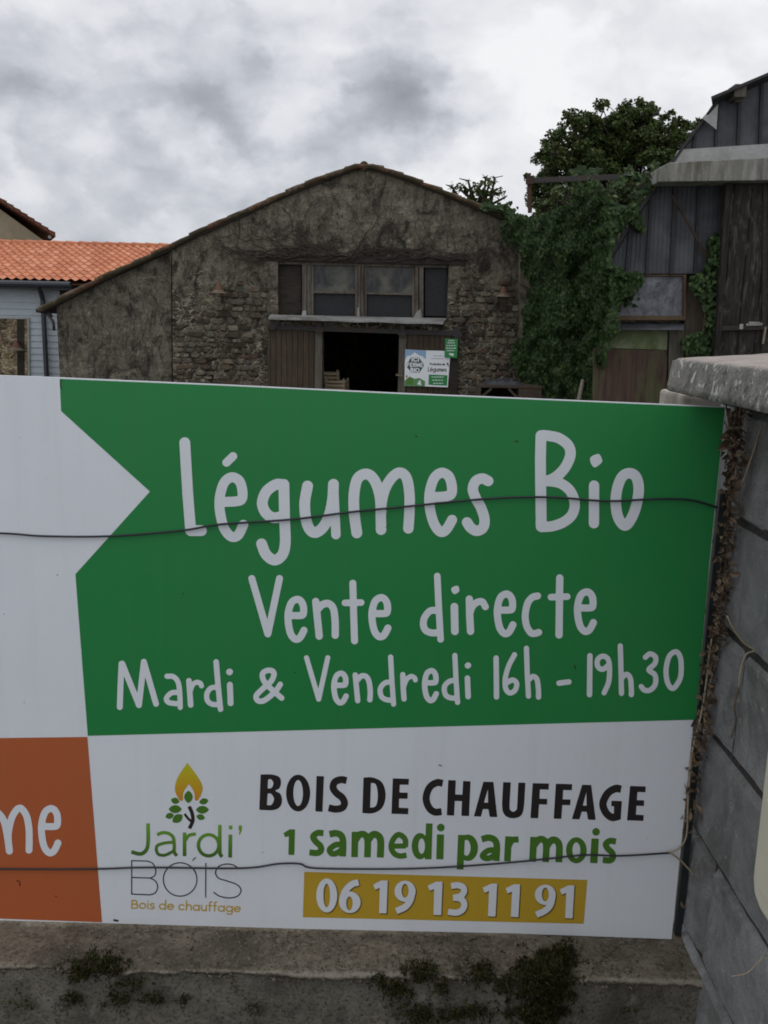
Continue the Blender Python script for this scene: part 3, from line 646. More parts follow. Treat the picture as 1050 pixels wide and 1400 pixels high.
# wires tied across the sign
def wire(name, label, pts, rad, off=.008):
    q = Ink.spline(pts, n=6)
    mb = MB().tube([P(x, y, SY - off) for x, y in q], rad, 6)
    return tag(obj(name, mb, M['wire'], smooth=True), label, 'wire', 'wires tied across the sign')
wire('wire', 'upper black wire sagging across the green lettering of the sign', [(-420, 722), (-150, 726), (0, 729), (60, 733), (150, 733), (250, 725), (300, 717), (400, 710), (480, 700), (560, 692), (640, 684), (700, 680), (760, 680), (830, 685), (900, 682), (945, 684), (981, 694)], .0017)
wire('wire', 'lower black wire running across the orange field and the logo of the sign', [(-420, 1184), (0, 1188), (130, 1188), (200, 1186), (330, 1187), (380, 1181), (410, 1181), (432, 1187), (540, 1188), (620, 1185), (700, 1179), (750, 1174), (800, 1169), (850, 1170), (917, 1166)], .0015)

# ------------------------------------------------------------------ ground
YG = -1.1                                                      # the yard lies lower than the street
struct('street', MB().box((-30, -30, -.2), (30, 1.19, 0)), M['asphalt'])
g = MB(); g.add([(-600, 1.6, YG), (600, 1.6, YG), (600, 1200, YG), (-600, 1200, YG)], [(0, 1, 2, 3)])
struct('yard', g, M['yard'])

# ------------------------------------------------------------------ low street wall with its ledge
ZL = P(530, 1273, SY).z - .002
YE = PZ(480, 1331, ZL).y
XW = P(1003, 640, 1.36).x                                      # face of the block wall
t = mat('worn_concrete'); sp = t.n('ShaderNodeSeparateXYZ', Vector=t.co)
f1 = t.noise(t.co, 170, 4, .7); f2 = t.noise(t.co, 24, 6, .65, .3); f3 = t.noise(t.co, 4.5, 5, .6)
pe = t.n('ShaderNodeTexVoronoi', Vector=t.co, Scale=150.0)
pc = t.n('ShaderNodeSeparateColor', Color=pe.outputs['Color']).outputs[0]
c = t.mix(t.ramp(f2, [(.3, 0.), (.7, 1.)]), (.100, .084, .062), (.225, .192, .147))
c = t.mix(t.ramp(pc, [(.55, 0.), (.95, .5)]), c, (.26, .23, .185))
c = t.mix(t.ramp(f1, [(.34, .7), (.48, 0.)]), c, (.035, .029, .022))
c = t.mix(t.ramp(f3, [(.48, 0.), (.68, .7)]), c, (.05, .044, .034))
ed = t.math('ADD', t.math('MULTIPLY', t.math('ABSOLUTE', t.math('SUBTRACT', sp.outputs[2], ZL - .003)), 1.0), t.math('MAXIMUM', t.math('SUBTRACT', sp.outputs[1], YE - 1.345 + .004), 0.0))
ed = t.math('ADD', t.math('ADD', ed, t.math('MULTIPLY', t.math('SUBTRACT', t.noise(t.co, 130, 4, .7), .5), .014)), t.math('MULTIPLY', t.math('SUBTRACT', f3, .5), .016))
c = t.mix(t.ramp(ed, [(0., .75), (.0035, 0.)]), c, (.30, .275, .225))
ck = t.n('ShaderNodeTexVoronoi', dict(feature='DISTANCE_TO_EDGE'), Vector=t.vmath('ADD', t.scale(t.co, (1, 1, .5)), t.vmath('MULTIPLY', t.noise(t.co, 9, 6, .7, out='Color'), (.10, .10, .10))), Scale=2.2).outputs['Distance']
c = t.mix(t.ramp(ck, [(0., .7), (.006, 0.)]), c, (.03, .025, .02))
h = t.math('ADD', t.math('MULTIPLY', f1, .9), t.math('ADD', f2, t.math('MULTIPLY', pc, .5)))
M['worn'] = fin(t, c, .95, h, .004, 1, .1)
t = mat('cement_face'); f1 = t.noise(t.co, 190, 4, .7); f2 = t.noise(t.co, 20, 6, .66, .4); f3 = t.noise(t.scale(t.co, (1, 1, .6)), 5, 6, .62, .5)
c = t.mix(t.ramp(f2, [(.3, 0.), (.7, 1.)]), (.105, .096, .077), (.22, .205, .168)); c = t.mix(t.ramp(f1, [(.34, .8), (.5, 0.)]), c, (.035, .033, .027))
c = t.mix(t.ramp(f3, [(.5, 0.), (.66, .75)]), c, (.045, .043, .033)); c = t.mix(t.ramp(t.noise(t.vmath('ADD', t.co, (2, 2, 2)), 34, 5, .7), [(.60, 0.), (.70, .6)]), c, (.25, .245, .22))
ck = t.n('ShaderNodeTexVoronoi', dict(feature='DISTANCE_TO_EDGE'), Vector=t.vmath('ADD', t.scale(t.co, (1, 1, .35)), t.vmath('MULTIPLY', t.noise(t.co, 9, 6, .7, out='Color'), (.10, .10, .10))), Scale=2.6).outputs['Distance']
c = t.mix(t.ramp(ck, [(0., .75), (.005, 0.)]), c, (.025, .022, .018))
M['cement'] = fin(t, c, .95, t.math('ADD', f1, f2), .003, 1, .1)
lw = thing('low_wall', 'low mossy concrete street wall with a crumbling pebbly ledge under the printed sign', 'wall', (0, 1.345, 0))
xs = np.arange(-1.6, XW + .03, .007)
def strip(prof, amp, nd, wob):
    mb = MB(); k_ = len(prof)
    for x in xs:
        ew = wob * (noise.noise((x * 7, 1, 3)) + .7 * noise.noise((x * 31, 4, 3)) + .5 * noise.noise((x * 90, 4, 7)))
        for y, z, on in prof:
            n_ = amp * (noise.noise((x * 14, y * 14, z * 14)) + .9 * noise.noise((x * 60, y * 60, z * 60)) + .5 * noise.noise((x * 140, y * 140, z * 140)))
            mb.v.append((x, y + on * ew - n_ * nd[0], z + n_ * nd[1] - abs(on * ew) * .3))
    mb.f = [(i * k_ + k, i * k_ + k + 1, (i + 1) * k_ + k + 1, (i + 1) * k_ + k) for i in range(len(xs) - 1) for k in range(k_ - 1)]
    return mb
LY = [1.5 - i * .007 for i in range(int((1.5 - YE - .006) / .007))]
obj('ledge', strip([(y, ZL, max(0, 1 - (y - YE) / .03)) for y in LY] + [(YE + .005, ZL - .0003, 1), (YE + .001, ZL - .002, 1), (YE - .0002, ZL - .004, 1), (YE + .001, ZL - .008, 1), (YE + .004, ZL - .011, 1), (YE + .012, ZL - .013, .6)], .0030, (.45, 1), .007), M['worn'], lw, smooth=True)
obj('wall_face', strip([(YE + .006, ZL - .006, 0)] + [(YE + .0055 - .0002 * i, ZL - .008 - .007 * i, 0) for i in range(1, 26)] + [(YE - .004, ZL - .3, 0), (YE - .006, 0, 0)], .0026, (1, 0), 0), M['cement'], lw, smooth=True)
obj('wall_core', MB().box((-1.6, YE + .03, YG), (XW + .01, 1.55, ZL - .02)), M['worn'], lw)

M['grit'] = leafmat('concrete_grit', [(0, (.05, .043, .034)), (.4, (.10, .085, .066)), (.8, (.17, .148, .117)), (1, (.27, .245, .205))], .95, .1, 0)
gr = MB()
for _ in range(5200):
    x = random.uniform(-.75, XW)
    if random.random() < .72: y, z_ = random.uniform(YE + .002, SY - .004), ZL + .001
    else: z_ = ZL - random.uniform(.002, .014) ; y = YE - .001
    if noise.noise((x * 9, y * 9, z_ * 9)) < random.uniform(-.45, .35): continue
    r_ = random.uniform(.0007, .0021) * (1.5 if random.random() < .06 else 1); q = [Vector((random.uniform(.7, 1.2) * a, random.uniform(.7, 1.2) * b, random.uniform(.6, 1.1) * c_)) * r_ for a, b, c_ in ((1, 0, 0), (-1, 0, 0), (0, 1, 0), (0, -1, 0), (0, 0, 1), (0, 0, -1))]
    rm = Matrix.Rotation(random.uniform(0, 3), 3, (random.random(), random.random(), random.random() + .1))
    gr.add([Vector((x, y, z_)) + rm @ p for p in q], [(0, 2, 4), (2, 1, 4), (1, 3, 4), (3, 0, 4), (2, 0, 5), (1, 2, 5), (3, 1, 5), (0, 3, 5)])
tag(obj('grit', gr, M['grit'], lw, fix=False), kind='stuff')

# ------------------------------------------------------------------ block wall on the right with its coping
t = mat('grey_block'); f1 = t.noise(t.co, 260, 4, .7); f2 = t.noise(t.co, 9, 6, .62, .4); f3 = t.noise(t.scale(t.co, (1, 1, .5)), 22, 6, .7)
rnd = t.n('ShaderNodeNewGeometry').outputs['Random Per Island']
c = t.mix(t.ramp(f2, [(.3, 0.), (.7, 1.)]), (.165, .168, .17), (.33, .333, .335))
c = t.mix(t.ramp(f3, [(.55, 0.), (.72, .6)]), c, (.11, .105, .095))
c = t.mix(t.ramp(f1, [(.3, .5), (.48, 0.)]), c, (.08, .08, .08))
c = t.mix(t.math('MULTIPLY', rnd, .35), c, (.12, .12, .12))
c = t.mix(t.ramp(t.noise(t.scale(t.co, (1, 1, .6)), 5.5, 6, .7, .8), [(.5, 0.), (.66, .7)]), c, (.085, .08, .07))
c = t.mix(t.ramp(t.noise(t.vmath('ADD', t.co, (4, 4, 1)), 60, 4, .7), [(.62, 0.), (.70, .5)]), c, (.40, .40, .38))
M['block'] = fin(t, c, .92, t.math('ADD', f1, f3), .0025, 1, .15)
M['mortar'] = grainy('block_mortar', (.022, .021, .02), (.07, .067, .06), 120, .95, .003)
t = mat('lichen_coping'); f1 = t.noise(t.co, 210, 4, .7); f2 = t.noise(t.co, 26, 6, .66, .2); f3 = t.noise(t.vmath('ADD', t.co, (3, 1, 2)), 48, 5, .6, .6)
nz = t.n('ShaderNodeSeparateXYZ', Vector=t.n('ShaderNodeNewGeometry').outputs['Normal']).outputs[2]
c = t.mix(t.ramp(f2, [(.32, 0.), (.68, 1.)]), (.125, .122, .108), (.27, .262, .235))
c = t.mix(t.ramp(f3, [(.55, 0.), (.61, .9)]), c, (.52, .52, .50))
c = t.mix(t.ramp(t.noise(t.vmath('ADD', t.co, (7, 1, 2)), 37, 5, .6, .4), [(.36, .8), (.43, 0.)]), c, (.05, .05, .042))
c = t.mix(t.ramp(f1, [(.3, .7), (.45, 0.)]), c, (.05, .048, .042))
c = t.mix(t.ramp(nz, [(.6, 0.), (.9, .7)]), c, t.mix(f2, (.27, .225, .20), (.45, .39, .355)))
M['coping'] = fin(t, c, .9, t.math('ADD', f1, f2), .004, 1, .15)
YC = 1.415
ctl = P(918, 489, YC); cbl = P(907, 535, YC); ctop = ctl.z; cbot = cbl.z; cx0 = cbl.x
WT = cbot - .004
bw = thing('block_wall', 'grey concrete block wall with a lichen spotted coping on the right of the sign', 'wall', (XW + .1, .6, 0))
bl = MB(); ch = .166; z = P(1003, 706, 1.36).z - 8 * ch; i = 0
while z < WT - .01:
    z1 = min(z + ch, WT); y = 1.46 - (.0 if i % 2 else .23) - .0
    ys = [1.46] + [y - .46 * k for k in range(0 if y < 1.46 else 1, 6)]
    for ya, yb in zip(ys[:-1], ys[1:]):
        if z1 > 0: 
            dx = random.uniform(-.002, .002); y0_, y1_, z0_, z1_ = yb + .0045, ya - .0045, max(z, 0) + .0045, z1 - .0045
            bl.box((XW + .012, y0_ + .004, z0_ + .003), (XW + .2 + dx, y1_ - .004, z1_ - .003))
            if ya < .7: bl.box((XW + dx, y0_, z0_), (XW + .0115, y1_, z1_)); continue
            ny_, nz_ = max(3, int((y1_ - y0_) / .008)), max(3, int((z1_ - z0_) / .008)); o_ = len(bl.v)
            for p in range(ny_ + 1):
                for q in range(nz_ + 1):
                    yy_, zz_ = y0_ + (y1_ - y0_) * p / ny_, z0_ + (z1_ - z0_) * q / nz_
                    e_ = min(yy_ - y0_, y1_ - yy_, zz_ - z0_, z1_ - zz_)
                    w_ = noise.noise((yy_ * 16, zz_ * 16, i * 3.1)); w2 = noise.noise((yy_ * 55, zz_ * 55, i * 1.7))
                    back = .011 * max(0, 1 - e_ / (.007 + .007 * max(0, w_ + .2))) ** 2 + .0016 * w_ + .0016 * w2 + .006 * max(0, noise.noise((yy_ * 30, zz_ * 30, 9)) - .42)
                    bl.v.append((XW + dx + back, yy_ + .002 * w2 * (e_ < .001), zz_ + .002 * w_ * (e_ < .001)))
            bl.f += [(o_ + p * (nz_ + 1) + q, o_ + (p + 1) * (nz_ + 1) + q, o_ + (p + 1) * (nz_ + 1) + q + 1, o_ + p * (nz_ + 1) + q + 1) for p in range(ny_) for q in range(nz_)]
    z = z1; i += 1
def lean(mb): mb.v = [(x + LEAN * max(0, WT - z), y, z) for x, y, z in mb.v]; return mb
LEAN = max(-.08, min(.0, (P(962, 1334, YE).x - XW) / (WT - ZL)))
obj('blocks', lean(bl), M['block'], bw, fix=False)
obj('mortar', lean(MB().box((XW + .0085, -.86, .002), (XW + .19, 1.452, WT - .006))), M['mortar'], bw)
# coping: a saddle-backed slab, roughened
mb = MB(); yy = np.arange(-.9, YC + .001, .012); yy[-1] = YC
pf = [(cx0 + .03, cbot), (cx0 + .012, cbot), (cx0 + .002, cbot + .002)] + [(cx0 + .0015 * k, cbot + .002 + (ctop - cbot - .006) * k / 5) for k in range(1, 6)] + [(cx0 + .012, ctop)]
pf += [(cx0 + .012 + .012 * k, ctop + .0009 * k) for k in range(1, 13)] + [(cx0 + .31, ctop + .002), (cx0 + .315, cbot), (cx0 + .2, cbot)]
for y in yy:
    for x, z in pf:
        n_ = noise.noise((x * 30, y * 30, z * 30)) * .0012 + noise.noise((x * 90, y * 90, z * 90)) * .0011
        endr = max(0, 1 - (YC - y) / .02) * .003
        mb.v.append((x + n_ + endr, y + n_, z + n_ * .6 - (endr if z > ctop - .004 else 0)))
k_ = len(pf)
for i in range(len(yy) - 1):
    for j in range(k_): mb.f.append((i * k_ + j, i * k_ + (j + 1) % k_, (i + 1) * k_ + (j + 1) % k_, (i + 1) * k_ + j))
mb.f.append(tuple(range((len(yy) - 1) * k_, len(yy) * k_)))
obj('coping', mb, M['coping'], bw, smooth=True)
M['plaster'] = grainy('flaking_plaster', (.24, .22, .19), (.36, .335, .29), 45, .95, .004, c3=(.10, .085, .065))
pa = P(905, 556, 1.57)
mb = MB(); mb.box((pa.x, 1.47, 0), (pa.x + .25, 1.60, WT - .003), .004)
obj('end_pier', mb, M['plaster'], bw, bevel=.006)

# cream letterbox on the block wall
lb = thing('letterbox', 'cream painted metal letterbox hung on the grey block wall', 'letterbox', (XW - .03, .95, P(1036, 1235, 1.1).z))
yb = 1.075; zt = P(1045, 1040, yb).z + .02; zb = P(1034, 1225, yb).z
xb = P(1028, 1200, yb).x
pl = [(yb - .42, zb), (yb - .03, zb), (yb - .008, zb + .009), (yb, zb + .03), (yb, zt), (yb - .42, zt)]
obj('body', MB().slab([(xb, y, z) for y, z in pl], (XW - xb - .004, 0, 0)), M['cream'], lb, bevel=.006, bseg=3)
obj('door', MB().slab([(xb - .003, y, z) for y, z in [(yb - .40, zb + .03), (yb - .022, zb + .03), (yb - .022, zt - .06), (yb - .40, zt - .06)]], (.0025, 0, 0)), M['cream'], lb, bevel=.001)

# dark post behind the edge of the sign
mb = MB().bar(P(988, 674, SY + .008), P(926, 1276, SY + .008), .010, .010)
tag(obj('fence_post', mb, M['post_green']), 'thin dark green metal post along the right edge of the printed sign', 'post')

# ------------------------------------------------------------------ dry climber between the sign and the block wall
def curl(mb, p, tip, nrm, s, bend):
    t_ = Vector(tip).normalized(); n_ = Vector(nrm); n_ = (n_ - t_ * n_.dot(t_)).normalized(); b_ = t_.cross(n_)
    rows = [(0, .04), (.3, .30), (.65, .26), (1, .02)]; vs = []
    for u, w_ in rows:
        cz = bend * math.sin(u * 2.2)
        for q in (-1, 0, 1):
            vs.append(p + s * (t_ * (u - bend * .2 * u * u) + n_ * (cz * .5 + abs(q) * w_ * (.5 + bend * .4)) + b_ * q * w_ * .8))
    mb.add(vs, [(r_ * 3 + q, r_ * 3 + q + 1, r_ * 3 + q + 4, r_ * 3 + q + 3) for r_ in range(3) for q in range(2)])
dv = thing('dry_climber', 'withered brown climbing plant between the edge of the sign and the block wall', 'plant', P(936, 1262, 1.33))
def pline(pts, Y, n=6, jit=.0): return [P(x, y, Y + random.uniform(-jit, jit)) for x, y in Ink.spline(pts, n=n)]
st = MB(); lf = MB(); pale = MB()
mains = [[(1008, 552), (1004, 620), (994, 700), (985, 790), (978, 860), (962, 950), (948, 1040), (938, 1130), (930, 1255)],
         [(996, 558), (1000, 640), (990, 720), (984, 800), (974, 880), (958, 980), (945, 1080), (932, 1180), (934, 1262)],
         [(1018, 556), (1006, 600), (998, 680), (992, 780), (982, 850), (970, 920), (952, 1020)]]
for k, q in enumerate(mains):
    st.tube(pline(q, 1.335 - .012 * k, 6, .003), .0032 - .0005 * k, 6)
    sp_ = Ink.spline(q, n=14)
    for x, y in sp_:
        for _ in range(3 if y < 1120 else 1):
            if random.random() < (.55 if y < 1110 else .25):
                p = P(x + random.uniform(-9, 9), y + random.uniform(-6, 6), 1.305 + random.uniform(-.03, .012))
                curl(lf, p, (random.uniform(-.8, .8), random.uniform(-.6, .2), random.uniform(-1.2, .25)), (random.uniform(-1, 1), -1, random.uniform(-.5, 1)), random.uniform(.006, .017), random.uniform(.2, 1.5))
for x, y, tx, tz, s_ in ((1003, 600, -1, -.12, .036), (1002, 606, -1, -.42, .034), (1000, 628, -.5, -1, .026), (998, 645, -.45, -.9, .03), (1008, 618, .2, -1, .03), (985, 842, -.8, -.4, .02), (978, 850, -.4, -1, .026), (962, 1000, .9, -.3, .022), (965, 1035, .9, -.1, .026), (975, 1040, .6, .3, .022), (985, 1010, .4, -.6, .016), (958, 1085, .5, -.9, .024), (950, 1100, .4, -1, .026), (968, 960, .8, .1, .018)):
    curl(lf, P(x, y, 1.30), (tx, -.3, tz), (.2, -1, .6), s_, random.uniform(.4, .9))
pale.tube(pline([(984, 838), (972, 880), (966, 930), (958, 980), (946, 1030), (941, 1090), (939, 1140), (930, 1158), (916, 1166)], 1.288), .0014, 6)
pale.tube(pline([(914, 1164), (930, 1176), (945, 1192), (958, 1207)], 1.286), .0016, 6)
pale.tube(pline([(994, 842), (1004, 862), (1018, 880), (1031, 889), (1020, 895), (1013, 915), (1010, 940)], 1.16), .0013, 6)
st.tube(pline([(1010, 940), (1004, 965), (1006, 985), (1000, 1008)], 1.17), .0012, 6)
pale.tube(pline([(1000, 1335), (1020, 1331), (1035, 1318), (1046, 1305)], 1.03), .0009, 6)
pale.tube(pline([(1043, 575), (1034, 605), (1026, 630), (1015, 660)], 1.27), .0011, 6)
for _ in range(170):
    q = mains[random.randrange(3)]; x, y = random.choice(Ink.spline(q, n=8)); dx = random.uniform(-16, 22)
    st.tube(pline([(x, y), (x + dx * .5, y + random.uniform(-6, 14)), (x + dx, y + random.uniform(-22, 26))], 1.315, 4), .0009, 5)
obj('stem', st, M['twig'], dv, smooth=True)
obj('pale_stem', pale, M['twig_pale'], dv, smooth=True)
obj('foliage', lf, M['dry'], dv, fix=False)

# ------------------------------------------------------------------ moss on the low wall
mb = MB()
for px, py, rx, ry, n_ in ((140, 1318, 48, 22, 900), (108, 1330, 22, 14, 250), (178, 1345, 36, 14, 160), (100, 1365, 22, 16, 130), (160, 1365, 22, 18, 160), (205, 1365, 26, 12, 130), (250, 1368, 14, 10, 60), (30, 1370, 30, 16, 70),
                           (575, 1328, 34, 18, 520), (545, 1355, 28, 22, 400), (520, 1340, 16, 16, 120), (655, 1330, 28, 20, 420), (690, 1345, 22, 22, 260), (742, 1335, 52, 40, 4200), (752, 1318, 36, 26, 1800), (735, 1385, 48, 28, 2200), (640, 1385, 50, 20, 500), (575, 1388, 46, 20, 420), (770, 1305, 26, 22, 520), (605, 1350, 16, 20, 130), (760, 1360, 34, 30, 800), (860, 1380, 14, 10, 50), (350, 1380, 18, 10, 40)):
    for _ in range(int(n_ * 1.7)):
        gx_, gy_ = random.gauss(0, .48), random.gauss(0, .48)
        x, y = px + rx * gx_, py + ry * gy_
        q = min(1, math.hypot(gx_, gy_))
        if noise.noise((x * .09, y * .09, 3)) + .6 * noise.noise((x * .25, y * .25, 6)) + .85 < q * 1.1: continue
        edge_y = 1315 + 20 * x / 960
        hgt = (1 - q * q) * (.028 if n_ > 1500 else .018 if n_ > 600 else .011)
        h_ = hgt * random.uniform(.3, 1)
        if y < edge_y: p = PZ(x, y, ZL + h_); b_ = Vector((0, -.35, 1)); p.y = max(p.y, YE - h_)
        else: p = P(x, y, YE + .003 - h_); b_ = Vector((0, -1, .35))
        dr = (b_ + Vector((random.gauss(0, .7), random.gauss(0, .7), random.gauss(0, .7)))).normalized()
        sd_ = dr.cross(Vector((random.gauss(0, 1), random.gauss(0, 1), random.gauss(0, 1)))).normalized()
        ln = random.uniform(.004, .010); wd = random.uniform(.0008, .0018)
        mb.add([p - sd_ * wd, p + sd_ * wd, p + dr * ln], [(0, 1, 2)])
ms_ = obj('moss', mb, M['moss'], fix=False)
tag(ms_, 'dark green moss tufts clinging to the ledge and face of the low concrete wall', 'moss', kind='stuff')

# ------------------------------------------------------------------ tiles
def tilemat(name, c1, c2, c3, moss=None, mamt=.5):
    t = mat(name); uv = t.n('ShaderNodeTexCoord').outputs['UV']
    wn = t.n('ShaderNodeTexWhiteNoise', dict(noise_dimensions='2D'), Vector=t.vmath('FLOOR', uv)).outputs['Value']
    f = t.noise(t.co, 13, 6, .65); f2 = t.noise(t.co, 2.0, 5, .6)
    c = t.ramp(wn, [(0, c1), (.6, c2), (1, c3)])
    c = t.mix(t.ramp(f, [(.4, 0.), (.75, .5)]), c, tuple(x * .4 for x in c1))
    if moss: c = t.mix(t.ramp(t.math('ADD', t.math('MULTIPLY', f2, .7), t.math('MULTIPLY', f, .5)), [(mamt, 0.), (mamt + .09, .9)]), c, t.mix(f, tuple(x * .4 for x in moss), moss))
    return fin(t, c, .85, f, .006, 1, .2)
M['tile_new'] = tilemat('terracotta_tiles', (.44, .165, .088), (.53, .205, .110), (.60, .275, .165))
M['tile_old'] = tilemat('mossy_old_tiles', (.085, .046, .030), (.16, .080, .048), (.15, .11, .08), (.06, .055, .030), .53)
M['tile_dark'] = tilemat('brown_roof_tiles', (.12, .045, .03), (.17, .065, .04), (.15, .08, .055))

def smoothline(pts):
    xs_ = [p[0] for p in pts]; zs_ = [p[1] for p in pts]
    return lambda x: float(np.interp(x, xs_, zs_))
def tile_sheet(zf, x0, x1, y0, y1, L_, per, amp, lift):      # slope along x, tiles waved along y
    mb = MB(); n_ = max(2, round(abs(x1 - x0) / L_)); nyy = int((y1 - y0) / per * 6); uv = []
    ss = []
    for k in range(n_):
        ss += [(x0 + (x1 - x0) * k / n_, lift, k + .2), (x0 + (x1 - x0) * (k + 1) / n_, lift * .2, k + .7)]
    for x, l, r_ in ss:
        for j in range(nyy + 1):
            y = y0 + (y1 - y0) * j / nyy
            mb.v.append((x, y, zf(x) + l + amp * math.cos(2 * math.pi * y / per) + amp)); uv.append((y / per + .5, r_))
    for i in range(len(ss) - 1):
        for j in range(nyy): a = i * (nyy + 1) + j; mb.f.append((a, a + 1, a + nyy + 2, a + nyy + 1))
    mb.uv = uv; return mb

# ------------------------------------------------------------------ the stone barn
BY = 18.0
X = lambda px, py, Y=BY: P(px, py, Y).x
Z = lambda px, py, Y=BY: P(px, py, Y).z
roofpx = [(57, 421), (78, 411), (110, 394), (150, 374), (190, 356), (232, 337), (265, 320), (300, 304), (335, 289), (370, 272), (405, 257), (440, 243), (470, 232), (485, 226), (498, 224), (515, 227), (540, 235), (566, 245), (600, 258), (642, 276), (690, 296), (745, 318), (762, 324)]
rp = [(X(a, b), Z(a, b) - .07) for a, b in roofpx]; roofz = smoothline(rp)
xl, xc, xr, xrid = X(76, 440), X(234, 400), X(748, 320), X(498, 224)
barn = thing('stone_barn', 'old rubble stone barn with a wide mossy gable, window band and open sliding doors', 'barn', ((xl + xr) / 2, BY, YG))
wx0, wx1, wz0, wz1 = X(380, 400), X(612, 400), Z(496, 436), Z(496, 360)
dx0, dx1, dz1 = X(441, 480), X(545, 480), Z(493, 452)
def stone_wall(x0, x1, Y, opens, step=.05, amp=.03, th=.45):
    ex = sorted({x0, x1, *[o[0] for o in opens], *[o[1] for o in opens]}); ez = sorted({YG, 0.0, 5.2, *[o[2] for o in opens], *[o[3] for o in opens]})
    gx = sorted({round(v, 5) for a, b in zip(ex[:-1], ex[1:]) for v in np.linspace(a, b, max(2, int((b - a) / step) + 1))})
    gz = sorted({round(v, 5) for a, b in zip(ez[:-1], ez[1:]) for v in np.linspace(a, b, max(2, int((b - a) / (step if b > .1 else .4)) + 1))})
    mb = MB(); nz_ = len(gz)
    for x in gx:
        rz = roofz(x)
        for z in gz:
            zz = min(z, rz)
            q = (x * 3.3, zz * 5.5, 2.0)
            n_ = amp * (noise.noise(q) * .8 + .5 * noise.noise((x * 9, zz * 13, 5)) + .7 * noise.noise((x * .7, zz * .7, 9)))
            mb.v.append((x, Y - n_ - amp * .3, zz))
    for i in range(len(gx) - 1):
        for j in range(nz_ - 1):
            if gz[j] >= roofz(gx[i]) and gz[j] >= roofz(gx[i + 1]): continue
            cx, cz = (gx[i] + gx[i + 1]) / 2, (gz[j] + gz[j + 1]) / 2
            if any(o[0] < cx < o[1] and o[2] < cz < o[3] for o in opens): continue
            a = i * nz_ + j; mb.f.append((a, a + nz_, a + nz_ + 1, a + 1))
    for (a, b, c_, d_) in opens:                              # the depth of each opening
        for q in ([(a, c_), (a, d_)], [(b, c_), (b, d_)], [(a, d_), (b, d_)], [(a, c_), (b, c_)]):
            (p1, q1), (p2, q2) = q
            mb.add([(p1, Y - .02, q1), (p2, Y - .02, q2), (p2, Y + th, q2), (p1, Y + th, q1)], [(0, 1, 2, 3)])
    return mb
obj('wall', stone_wall(xc, xr, BY, [(wx0, wx1, wz0, wz1), (dx0, dx1, YG, dz1)]), M['stone'], barn, fix=False)
mb = stone_wall(xl, xc, BY + .10, []); mb.box((xl, BY + .12, YG), (xl + .4, BY + 9, Z(76, 415))); mb.box((xr - .4, BY + .05, YG), (xr, BY + 9, Z(745, 322)))
mb.add([(xl, BY + 9, YG), (xr, BY + 9, YG), (xr, BY + 9, roofz(xr)), (xrid, BY + 9, roofz(xrid)), (xl, BY + 9, roofz(xl))], [(0, 1, 2, 3, 4)])
obj('side_wall', mb, M['stone_grey'], barn, fix=False)
# rubble stones showing where the render has fallen off
t = mat('bare_stones'); rn = t.n('ShaderNodeNewGeometry').outputs['Random Per Island']; f = t.noise(t.co, 38, 6, .7); f2 = t.noise(t.co, 6, 5, .7)
c = t.ramp(rn, [(0, (.055, .046, .038)), (.22, (.11, .085, .062)), (.45, (.17, .142, .105)), (.62, (.13, .12, .10)), (.78, (.25, .215, .16)), (.9, (.13, .078, .052)), (1, (.31, .28, .22))])
c = t.mix(t.ramp(f, [(.35, .75), (.62, 0.)]), c, (.035, .030, .025)); c = t.mix(t.ramp(f2, [(.5, 0.), (.66, .7)]), c, (.045, .04, .034))
M['bare'] = fin(t, c, .95, f, .012, 1, .1)
rs_ = MB(); zr = P(400, 545, BY).z
while zr < 4.6:
    hh = random.uniform(.06, .125); x = xc + .06
    while x < xr - .05:
        ww = hh * random.uniform(1.0, 2.9); cx, cz = x + ww / 2, zr + hh / 2; x += ww + random.uniform(.015, .045)
        if cz + hh > roofz(cx) - .1 or any(a - .06 - ww / 2 < cx < b + .06 + ww / 2 and c_ - .06 - hh < cz < d_ + .20 for a, b, c_, d_ in ((wx0, wx1, wz0, wz1), (dx0 - 1.1, dx1 + 1.25, YG, dz1))): continue
        low = (2.05 - cz) * .55 + (.35 if cx > wx1 else .10 if cx < wx0 - .2 else -.1)
        if noise.noise((cx * .8, cz * .8, 4)) * .9 + noise.noise((cx * 2.6, cz * 2.6, 8)) * .5 + low < .30 + random.uniform(-.15, .15): continue
        k_ = 9; o_ = len(rs_.v); dep = random.uniform(.012, .032)
        for ring_, (sc_, yo) in enumerate(((1.04, .05), (1.0, -dep * .6), (.72, -dep))):
            for q in range(k_):
                an = 2 * math.pi * q / k_; rr = sc_ * (.92 + .22 * noise.noise((cx * 7, cz * 7, q * 1.3)))
                ca, sa = math.cos(an), math.sin(an)
                rs_.v.append((cx + math.copysign(abs(ca) ** .6, ca) * ww / 2 * rr, BY - .035 + yo + .012 * noise.noise((cx * 3, cz * 3, q)), cz + math.copysign(abs(sa) ** .6, sa) * hh / 2 * rr))
        for ring_ in range(2):
            for q in range(k_): rs_.f.append((o_ + ring_ * k_ + q, o_ + ring_ * k_ + (q + 1) % k_, o_ + (ring_ + 1) * k_ + (q + 1) % k_, o_ + (ring_ + 1) * k_ + q))
        rs_.f.append(tuple(o_ + 2 * k_ + q for q in range(k_)))
    zr += hh + random.uniform(.012, .03)
tag(obj('bare_stonework', rs_, M['bare'], barn), kind='stuff')
obj('floor', MB().box((xl + .4, BY + .5, YG - .05), (xr - .4, BY + 8.9, YG + .02)), M['yard'], barn)
rf = tile_sheet(roofz, rp[0][0], xrid, BY - .12, BY + 9.2, .36, .24, .035, .05)
rf2 = tile_sheet(roofz, rp[-1][0], xrid, BY - .12, BY + 9.2, .36, .24, .035, .05)
